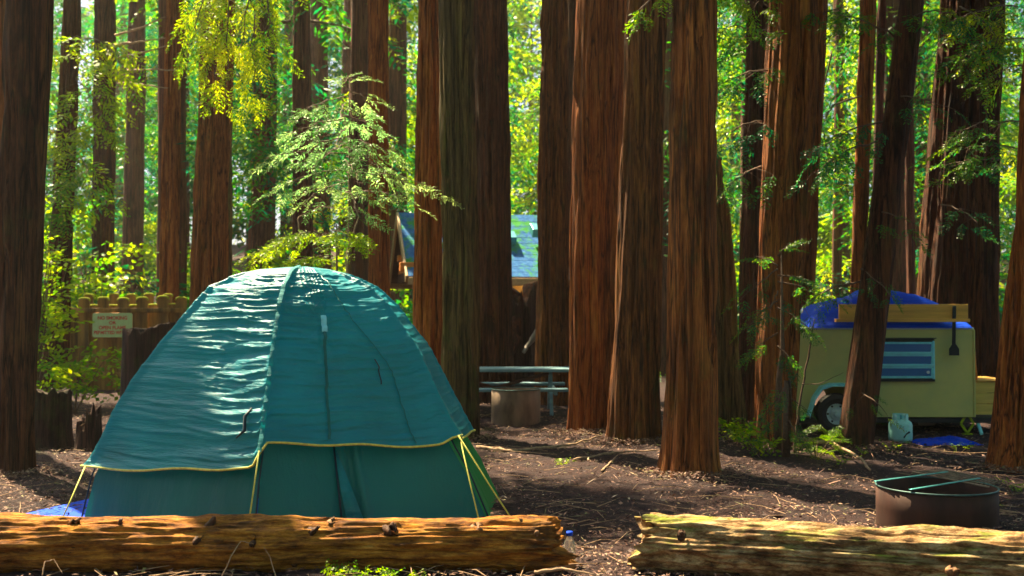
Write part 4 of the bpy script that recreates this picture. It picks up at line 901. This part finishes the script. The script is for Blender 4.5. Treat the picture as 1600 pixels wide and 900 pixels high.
single('lumber_board', beam(q(1302, 500.5, -.09), q(1509, 500.5, -.09), .09, .04, (0, 0, 1)), 'lumber', 'thin lumber board below the wide one on the trailer roof edge', 'board')
sh = empty('paddle', q(1484, 555, -.12), 'black paddle hanging blade down over the trailer boards', 'paddle')
V, Fb = beam(q(1485, 478, -.12), q(1484, 538, -.12), .045, .015, (0, 1, 0)); bev(mesh_obj('handle', V, Fb, M['black'], sh))
a = q(1484, 537, -.12); V = [(a[0]-.02, a[1]-.01, a[2]), (a[0]+.02, a[1]-.01, a[2]), (a[0]+.06, a[1]-.01, a[2]-.06), (a[0]+.06, a[1]-.01, a[2]-.14), (a[0]-.06, a[1]-.01, a[2]-.14), (a[0]-.06, a[1]-.01, a[2]-.06)]
o = mesh_obj('blade', np.array(V), [tuple(range(6))], M['black'], sh, False); solid(o, .015)
single('leaning_pole', tube([q(1522, 530, .05), q(1536, 599, .2)], .022, 8), 'cabinwood', 'short brown pole leaning between the trailer end and its yellow box', 'pole', 0, smooth=True)

# propane cylinder
def cylinder():
    p = at_g(1407, 689); x, y, g = p; s = 1700/y/1700; r = 18/F*y; h = 44/F*y; root = empty('gas_cylinder', (x, y, g), 'pale aqua propane gas cylinder standing in front of the trailer', 'gas cylinder')
    V, Fb = lathe([(r*.8, 0), (r*.8, .02), (r*.95, .02), (r, .05), (r, h*.62), (r*.93, h*.70), (r*.7, h*.78), (r*.3, h*.82), (0, h*.83)], 32, (x, y, g)); mesh_obj('tank', V, Fb, M['tank'], root)
    V, Fb = lathe([(r*.62, h*.76), (r*.62, h), (r*.66, h), (r*.66, h*.76)], 32, (x, y, g)); Fb = [f for f in Fb if (min(f) % 32) not in (22, 23, 24, 25)]; c = mesh_obj('collar', V, Fb, M['tank'], root); 
    V, Fb = tube([(x, y, g+h*.8), (x, y, g+h*.95)], .018, 10); mesh_obj('valve', V, Fb, M['steel_blue'], root)
    V, Fb = tube([(x+.06, y-r*.98, g+h*.40), (x+.02, y-r-.005, g+h*.33), (x-.01, y-r-.006, g+h*.2)], [.012, .006, .008], 6); mesh_obj('dark_mark', V, Fb, M['black'], root)
cylinder()
def cloth():
    p = at_g(1479, 692); x, y, g = p; n1, n2 = 80, 40; u = np.linspace(-1, 1, n1); v = np.linspace(-1, 1, n2); VV, UU = np.meshgrid(v, u, indexing='ij')
    e = np.clip(1-np.maximum(np.abs(UU), np.abs(VV))**3, 0, 1); xx = x+UU*(.38+.03*np.sin(VV*5)); yy = y+.1+VV*.17*(1+.15*np.sin(UU*7)); zz = g+.004+e*(.035+.03*(1-np.abs(fbm(UU*5+VV*2, VV*6, 0, 3, 8))))+.03*e*ss(.8, -.2, np.abs(UU-.3))
    o = mesh_obj('blue_cloth', np.stack([xx, yy, zz], -1).reshape(-1, 3)-[x, y, g], grid(n1, n2), M['blue_tarp']); o.location = (x, y, g); tag(o, 'crumpled blue cloth on the ground right of the gas cylinder', 'cloth')
cloth()
# plastic bottle
bp = at(890, 866, 6.52); root = empty('plastic_bottle', (bp.x, 6.52, gz(bp.x, 6.52)), 'clear plastic bottle with a blue cap beside the right end of the orange log', 'bottle')
g0 = gz(bp.x, 6.52); V, Fb = lathe([(.03, 0), (.036, .01), (.036, .11), (.03, .14), (.014, .17), (.014, .18)], 20, (bp.x, 6.52, g0)); mesh_obj('bottle_body', V, Fb, M['plastic'], root)
V, Fb = lathe([(.0, .176), (.02, .176), (.02, .20), (.0, .2)], 16, (bp.x, 6.52, g0)); mesh_obj('cap', V, Fb, M['blue_tarp'], root)

# ------------------------------------------------------------------ stumps
def stump(px, w, ytop, ybase, label, seed, slope=0.0, mat='stump', taper=.9, ragged=.03, d=None, name='tree_stump'):
    d = d or dist(ybase); x = X(px, d); g = gz(x, d); r = w/2/F*d; h = (ybase-ytop)/F*d; n = 90; zz = np.linspace(-.1, 1, 36); th = np.linspace(0, 2*math.pi, n, endpoint=False); Z, T_ = np.meshgrid(zz, th, indexing='ij')
    c, s = np.cos(T_), np.sin(T_); ztop = h+slope*c*r+ragged*fbm(c*4+seed, s*4, 0, 3, seed)*2; R = r*(1+(taper-1)*np.clip(Z, 0, 1)+.15*np.exp(-np.clip(Z, 0, 1)*6)); R = R*(1+.10*fbm(c*2+seed, s*2, Z*.6, 2, seed)+.06*(1-np.abs(fbm(c*6+seed, s*6, Z*1.5, 2, seed+4))))
    V = np.stack([x+R*c, d+R*s, g+ztop*Z], -1).reshape(-1, 3); Fq = [tuple(f) for f in grid(n, 36, True)]; off = len(V); ex = []; top = V[-n:]; cen = top.mean(0)-[0, 0, .02]; prev = np.arange(off-n, off)
    for k in (.8, .5, .2):
        rg = cen+(top-cen)*k; rg[:, 2] += .012*fbm(rg[:, 0]*25, rg[:, 1]*25, 0, 2, seed); ids = np.arange(off, off+n); off += n; ex.append(rg)
        for q_ in range(n): Fq.append((prev[q_], prev[(q_+1) % n], ids[(q_+1) % n], ids[q_]))
        prev = ids
    Fq.append(tuple(prev)); o = mesh_obj(name, np.concatenate([V]+ex)-[x, d, g], Fq, M[mat]); o.location = (x, d, g); tag(o, label, 'stump'); return o
stump(79, 58, 612, 698, 'low square dark stump right of the thick left edge trunk', 3, taper=1.0)
stump(140, 38, 655, 703, 'small broken dark stump leaning beside the tent edge', 5, slope=.8, ragged=.06)
stump(235, 84, 488, 640, 'tall dark stump hiding the right end of the fence sign', 8, taper=.95, d=14.5, slope=.15)
stump(815, 60, 470, 590, 'dark broken stump behind the picnic table', 12, d=19.5, ragged=.3)

# uprooted roots and leaning timbers behind the picnic table
def limb(name, pts, r, label, mat, cat='branch', seed=0, group=None, n=10):
    P = [np.array(p) for p in pts]; m = max(14, len(P)*5); k = np.linspace(0, len(P)-1, m); Q = []
    rng = np.random.default_rng(seed)
    for t in k:
        i = min(int(t), len(P)-2); f = t-i; f2 = f*f*(3-2*f)*.4+f*.6; Q.append(P[i]+(P[i+1]-P[i])*f2+rng.normal(0, r*.25, 3))
    V, Fb = tube(Q, list(np.linspace(r, r*.35, m)*(1+.15*rng.normal(0, 1, m).clip(-1, 1))), n); return single(name, (V, Fb), mat, label, cat, 0, group, True)
limb('weathered_root', [at(892, 410, 18.9), at(872, 470, 18.7), at(838, 520, 18.5), at(818, 550, 18.3)], .09, 'grey weathered root slanting behind the right end of the picnic table', 'weathered', 'root', 1)
limb('leaning_timber', [at(838, 452, 20), at(815, 500, 19.3), at(785, 575, 18.8)], .16, 'dark timber leaning against the shaded trunk behind the picnic table', 'bark_dark', 'timber', 2)
limb('leaning_timber', [at(800, 455, 20.5), at(822, 500, 20), at(850, 580, 19.5)], .13, 'dark timber crossing the other one behind the picnic table', 'bark_dark', 'timber', 3)
# fallen branches
def gp(px, py, up=0): d = dist(py); p = at(px, py, d); return (p.x, d, gz(p.x, d)+up)
limb('fallen_branch', [gp(1190, 695, .02), gp(1250, 697, .10), gp(1300, 706, .12), gp(1340, 722, .08), gp(1362, 732, .01)], .028, 'bent pale fallen branch in front of the trailer wheel', 'dead', seed=4)
limb('fallen_branch', [gp(745, 697, .02), gp(800, 700, .02), gp(880, 697, .03), (at(938, 682, 12.6))], .025, 'long pale branch lying left of the broad sunlit-edged trunk', 'dead', seed=5)
limb('fallen_branch', [gp(895, 720, .02), gp(960, 715, .05), gp(1036, 712, .03)], .014, 'thin bare branch lying left of the foremost middle trunk', 'dead', seed=6)
limb('fallen_branch', [gp(940, 742, .01), gp(965, 718, .04)], .012, 'short stick crossing the thin bare branch in the clearing', 'dead', seed=7)
limb('dead_twig', [at(345, 905, 6.05), at(362, 868, 6.1), at(376, 845, 6.25), at(396, 850, 6.2)], .004, 'left arching dry twig in front of the orange log', 'dead', 'twig', seed=8, n=5)
limb('dead_twig', [at(66, 900, 6.05), at(70, 878, 6.1), at(84, 874, 6.15), at(98, 896, 6.1)], .004, 'small looped dry twig at the left foot of the orange log', 'dead', 'twig', seed=9, n=5)
limb('dead_twig', [at(432, 905, 6.05), at(422, 870, 6.15), at(412, 855, 6.2)], .0035, 'right arching dry twig in front of the orange log', 'dead', 'twig', seed=10, n=5)
limb('fallen_branch', [at(835, 895, 6.2), at(880, 888, 6.2), at(930, 898, 6.1)], .012, 'stick lying at the right foot of the orange log', 'dead', seed=11)
limb('dead_branch', [at(1240, 715, 11.9), at(1248, 640, 11.9), at(1262, 560, 11.9), at(1272, 500, 11.8)], .018, 'bare dark stem standing in front of the left end of the trailer', 'twig', seed=12)
limb('dead_branch', [at(1252, 600, 11.9), at(1280, 600, 11.8), at(1318, 582, 11.7)], .006, 'thin bare twig reaching across the trailer side', 'twig', seed=13)
limb('dead_branch', [at(545, 455, 12.4), at(540, 400, 12.5), at(560, 340, 12.6), at(548, 300, 12.7)], .014, 'crooked bare stem behind the right top of the tent', 'dead', seed=14)
limb('dead_branch', [at(470, 390, 12.6), at(465, 340, 12.7), at(500, 322, 12.8), at(560, 330, 12.8)], .008, 'looping bare twig behind the top of the tent', 'dead', seed=15)
limb('dead_branch', [at(1300, 80, 14), at(1280, 170, 14), at(1296, 260, 14)], .010, 'dark hanging twig left of the thin trunk at the upper right', 'twig', seed=16)
limb('dead_branch', [at(1345, 150, 15), at(1300, 165, 14.6), at(1288, 190, 14.3)], .016, 'dark bare limb reaching left at the upper right', 'twig', seed=17)
for i in range(5):
    x0_, y0_ = [(180, 55), (185, 90), (180, 70), (200, 110), (185, 130)][i]
    limb('dead_branch', [at(x0_, y0_, 24), at(x0_+35, y0_-10+i*3, 23.5), at(x0_+78, y0_-28+i*9, 23)], .03, ['topmost', 'second from the top', 'third from the top', 'fourth from the top', 'lowest'][i]+' pale dead bough right of the dark third trunk', 'dead', seed=20+i, group='pale dead boughs at the upper left')

# ------------------------------------------------------------------ fence and sign
def fence():
    d = 21.0; root = empty('plank_fence', (X(190, d), d, gz(X(190, d), d)), 'mossy plank fence with rounded board tops of two heights', 'fence')
    def plank(px, w, ytop, yb, dd, nm='fence_board'):
        x = X(px, dd); hw = w/2/F*dd; zt_ = at(px, ytop, dd).z; z0 = gz(x, dd)-.05; c = hw*.5
        out = [(-hw, z0), (hw, z0), (hw, zt_-c), (hw-c*.3, zt_-c*.3), (hw-c, zt_), (-hw+c, zt_), (-hw+c*.3, zt_-c*.3), (-hw, zt_-c)]; n = 8
        V = [(x+a, dd, z) for a, z in out]+[(x+a, dd+.035, z) for a, z in out]; Fc = [tuple(range(n)), tuple(range(2*n-1, n-1, -1))]+[((i+1) % n, i, i+n, (i+1) % n+n) for i in range(n)]
        o = mesh_obj(nm, np.array(V), Fc, M['fencew'], root, False); bev(o, .006)
        # moss cap
        t = [out[7], out[6], out[5], out[4], out[3], out[2]]; V, Fb = tube([(x+a, dd+.017, z+.012) for a, z in t], .022, 6); mo = mesh_obj('moss_cap', V, Fb, M['moss'], None, True, base=root.location); mo.location = (0, 0, 0); mo.parent = o
    for k, (px, yt) in enumerate([(104, 480), (118, 492), (131, 467), (146, 478), (161, 466), (177, 478), (192, 467), (208, 478), (222, 466), (239, 477), (254, 464), (268, 476), (283, 466)]): plank(px, 17.5, yt, 600, d+(.0 if k % 2 == 0 else .06))
    for k, px in enumerate([138, 178, 204, 232, 262]): plank(px, 15, 461-k % 2, 590, d+1.2)
    for z in (485, 585):
        a = at(98, z, d-.05); b = at(290, z, d-.05); V, Fb = beam(a, b, .05, .09); bev(mesh_obj('rail', V, Fb, M['fencew'], root))
    dd = d-.12; s = empty('warning_sign', at(176, 508, dd), 'pale green sign with red lettering on the fence', 'sign')
    a = at(145, 489, dd); b = at(207, 527, dd); cx, cz = (a.x+b.x)/2, (a.z+b.z)/2; w, h = b.x-a.x, a.z-b.z
    def rrect(w, h, r): return [(sx*(w/2-r)+r*math.cos(t), sz*(h/2-r)+r*math.sin(t)) for sx, sz, t0 in ((1, 1, 0), (-1, 1, 90), (-1, -1, 180), (1, -1, 270)) for t in np.radians([t0, t0+30, t0+60, t0+90])]
    o = mesh_obj('sign_board', np.array([(cx+p[0], dd, cz+p[1]) for p in rrect(w, h, .04)])[::-1], [tuple(range(16))], M['signface'], s, False); solid(o, .012, -1)
    V, Fb = tube([(cx+p[0], dd-.004, cz+p[1]) for p in rrect(w-.01, h-.01, .04)+rrect(w-.01, h-.01, .04)[:1]], .008, 5, False); mesh_obj('sign_border', V, Fb, M['cabinwood'], s)
    for i, line in enumerate(['NO SMOKING', 'OR', 'OPEN FLAME', 'PERMITTED WITHIN']):
        cu = bpy.data.curves.new('lettering', 'FONT'); cu.body = line; cu.align_x = 'CENTER'; cu.align_y = 'CENTER'; cu.size = .09; cu.offset = .003; cu.extrude = .002
        if i == 3: cu.size = .080
        tmp = bpy.data.objects.new('tmp', cu); COL.objects.link(tmp); bpy.context.view_layer.update(); me = bpy.data.meshes.new_from_object(tmp.evaluated_get(bpy.context.evaluated_depsgraph_get())); bpy.data.objects.remove(tmp)
        o = bpy.data.objects.new('lettering', me); me.name = 'lettering'; COL.objects.link(o); me.materials.clear(); me.materials.append(M['signred']); o.parent = s; o.rotation_euler = (math.pi/2, 0, 0); o.location = (cx-s.location.x, dd-.014-s.location.y, cz+h*(.29-.2*i)-s.location.z)
        wd = max(v.co.x for v in me.vertices)-min(v.co.x for v in me.vertices)
        if i == 3: o.scale = (.92*w/wd, 1.1, 1)
fence()

# ------------------------------------------------------------------ cabin
def cabin():
    d0 = 25.0; xl = X(622, d0); xr = X(872, d0+1); A = at(622, 333, d0); ridge = A.z; eave = at(650, 432, d0-2).z; g = gz(0, d0)
    root = empty('log_cabin', (xl, d0, g), 'small wooden cabin with a steep mossy blue grey roof behind the middle trunks', 'cabin')
    half = 1.9; xe = xl; CR = math.radians(12)
    def un(p): q = Matrix.Rotation(-CR, 3, 'Z')@(Vector(p)-Vector((xl, d0, 0))); return Vector((q.x+xl, q.y+d0, q.z))
    root.rotation_euler = (0, 0, CR); y0, y1 = d0-half, d0+half
    def add(nm, VF, m, par=None, b=.01):
        o = mesh_obj(nm, VF[0], VF[1], M[m], None, False, base=root.location); o.location = (0, 0, 0); o.parent = par or root
        if b: bev(o, b)
        return o
    R_, E0, E1 = ridge, eave, eave; lift = .0
    def roofpt(u, v, side): # u along the ridge, v down slope ; verge slants so the gable leans out at the ridge
        x = (xl+(xe-xl)*v)+(xr-xl-(xe-xl)*v)*u; y = d0+(y0-d0 if side < 0 else y1-d0)*v; z = R_+(eave-R_)*v; return (x, y, z)
    # roof slopes built from overlapping shingle courses
    for side in (-1, 1):
        V = []; Fc = []; nc = 11
        for c in range(nc):
            a0_, a1_ = c/nc, min(1, (c+1.25)/nc); b = len(V)
            for (u, v, dz) in ((0, a0_, .015), (1, a0_, .015), (1, a1_, .02), (0, a1_, .02), (0, a1_, .01), (1, a1_, .01)):
                p = roofpt(u, v, side); V.append((p[0], p[1], p[2]+dz))
            Fc += [(b, b+1, b+2, b+3), (b+3, b+2, b+5, b+4)]
        o = add('roof', (np.array(V), Fc), 'roof', None, 0)
        V = [roofpt(0, 0, side), roofpt(1, 0, side), roofpt(1, 1, side), roofpt(0, 1, side)]; o2 = add('roof_deck', (np.array(V)-[0, 0, .02], [(0, 1, 2, 3)]), 'cabindark', None, 0); solid(o2, .05, 0)
        a = roofpt(0, 0, side); b = roofpt(0, 1, side); add('barge_board', beam(np.array(a)-[.02, 0, .06], np.array(b)-[.02, 0, .06], .05, .2, (0, 0, 1)), 'fascia')
        a = roofpt(0, 1, side); b = roofpt(1, 1, side); add('gutter_board', beam(np.array(a)+[0, -.02*(-side), -.10], np.array(b)+[0, -.02*(-side), -.10], .04, .16), 'fascia')
    # walls
    xw0 = xl+1.0; yw = 1.45
    for k in range(9):
        z = g+.12+k*.26
        if z > eave-.1: break
        for yy in (d0-yw, d0+yw): add('wall_board', box(((xw0+xr)/2, yy, z), (xr-xw0, .07, .25)), 'cabinwood' if k % 2 else 'cabindark')
        add('wall_board', box((xw0, d0, z), (.07, 2*yw-.08, .25)), 'cabindark')
    n = 7
    for k in range(n):
        z0_, z1_ = eave-.05+(R_-eave)*k/n, eave-.05+(R_-eave)*(k+1)/n-.012; w0 = half*(1-k/n)*.97; w1 = max(.02, half*(1-(k+1)/n)*.97); x = xl+.16
        V = [(x, d0-w0, z0_), (x, d0+w0, z0_), (x, d0+w1, z1_), (x, d0-w1, z1_)]; V += [(a+.05, b, c) for a, b, c in V]
        add('gable_board', (np.array(V), [(3, 2, 1, 0), (4, 5, 6, 7), (0, 1, 5, 4), (1, 2, 6, 5), (2, 3, 7, 6), (3, 0, 4, 7)]), 'cabinwood' if k in (1, 2, 4, 5) else 'cabindark', None, 0)
    add('purlin_end', box((xl+.02, y0+.35, at(636, 416, y0).z), (.30, .2, .2)), 'cabinwood'); add('purlin_end', box((xl+.15, d0-.8, at(632, 404, d0-.8).z), (.5, .2, .14)), 'cabinwood')
    # skylight vents on the slope
    for px, py in ((838, 360), (797, 372)):
        p = un(at(px, py, d0-.35)); add('roof_vent', box((p.x, p.y, p.z), (.24, .34, .2), Matrix.Rotation(.5, 4, 'X')), 'steel_blue')
    p = un(at(832, 441, d0-1.2)); V, Fb = lathe([(0, -.06), (.09, -.04), (.09, .12), (0, .14)], 14, (p.x, p.y, p.z)); add('porch_lamp', (V, Fb), 'glow', None, 0)
    p = un(at(805, 448, d0-1.0)); add('eave_panel', box((p.x, p.y, p.z), (.5, .04, .25)), 'fascia')
cabin()

# ------------------------------------------------------------------ needle litter and sticks
def litter():
    rng = np.random.default_rng(3); n = 105000; y = 5.4+13*rng.random(n)**1.35; x = rng.uniform(-.53, .53, n)*y
    dens = fbm(x*1.1, y*1.1, 0, 3, 66); k = dens > rng.uniform(-1.2, .7, n); x, y = x[k], y[k]
    bx = []; by = []   # needles drifted against the trunks
    for (rt, d_, sl_, x_) in TREES.values():
        if d_ < 15.5:
            rr_ = .34 if d_ > 10.5 else .32; m_ = 1500; a_ = rng.uniform(math.pi, 2*math.pi, m_); q_ = rr_+rng.exponential(.16, m_); bx.append(x_+q_*np.cos(a_)); by.append(d_+q_*np.sin(a_))
    nb_ = sum(len(b) for b in bx); x = np.concatenate([x]+bx); y = np.concatenate([y]+by); n = len(x); lift = np.zeros(n); lift[n-nb_:] = rng.uniform(0, .05, nb_)
    z = gh(x, y)+.012+.018*fbm(x*5, y*5, 0, 3, 31)+rng.uniform(0, .018, n)+lift; L = rng.uniform(.006, .026, n)*(1+(rng.random(n) < .05)*2.2); w = rng.uniform(.0015, .004, n)+(rng.random(n) < .10)*.006; a = rng.uniform(0, 2*math.pi, n); tl = rng.normal(0, .25, n)
    d = np.stack([np.cos(a)*np.cos(tl), np.sin(a)*np.cos(tl), np.sin(tl)], -1); s = np.stack([-np.sin(a), np.cos(a), rng.normal(0, .5, n)], -1); c = np.stack([x, y, z], -1)
    V = np.stack([c-d*L[:, None], c+s*w[:, None]+[0, 0, .003], c+d*L[:, None], c-s*w[:, None]], 1).reshape(-1, 3)
    o = mesh_obj('needle_litter', V, quads(V), M['litter'], smooth=False); tag(o, 'loose red brown needles and bark chips scattered over the clearing', 'needle litter', kind='stuff')
    L = []
    for i in range(650):
        y_ = 5.6+11*rng.random()**1.2; x_ = rng.uniform(-.5, .5)*y_; a = rng.uniform(0, math.pi); l = rng.uniform(.06, .28); h = gz(x_, y_)+.02
        dx, dy = math.cos(a)*l, math.sin(a)*l; L.append(tube([(x_-dx, y_-dy, h), (x_, y_+rng.normal(0, .02), h+rng.uniform(0, .03)), (x_+dx, y_+dy, h+rng.uniform(-.005, .02))], [.0032, .0028, .0012], 4, False))
    V, Fb = join(*L); o = mesh_obj('small_twigs', V, Fb, M['dead']); tag(o, 'small dry twigs scattered over the clearing', 'twigs', kind='stuff')
litter()

# ------------------------------------------------------------------ haze
def haze():
    V, Fb = box((0, 48, 16), (190, 120, 35)); V[:, 1] = np.where(V[:, 1] < 48, -25, 108); V[:, 2] = np.where(V[:, 2] < 16, -1.5, 38)
    m = bpy.data.materials.new('haze_air'); m.use_nodes = True; n = m.node_tree; n.nodes.clear(); o = n.nodes.new('ShaderNodeOutputMaterial'); v = n.nodes.new('ShaderNodeVolumePrincipled')
    v.inputs['Color'].default_value = (1, .93, .8, 1); v.inputs['Density'].default_value = HAZE_DENSITY; v.inputs['Anisotropy'].default_value = .6; n.links.new(v.outputs[0], o.inputs['Volume'])
    h = mesh_obj('haze', V, Fb, m, smooth=False); h['kind'] = 'stuff'; h['label'] = 'thin sunlit haze hanging through the forest'
haze()
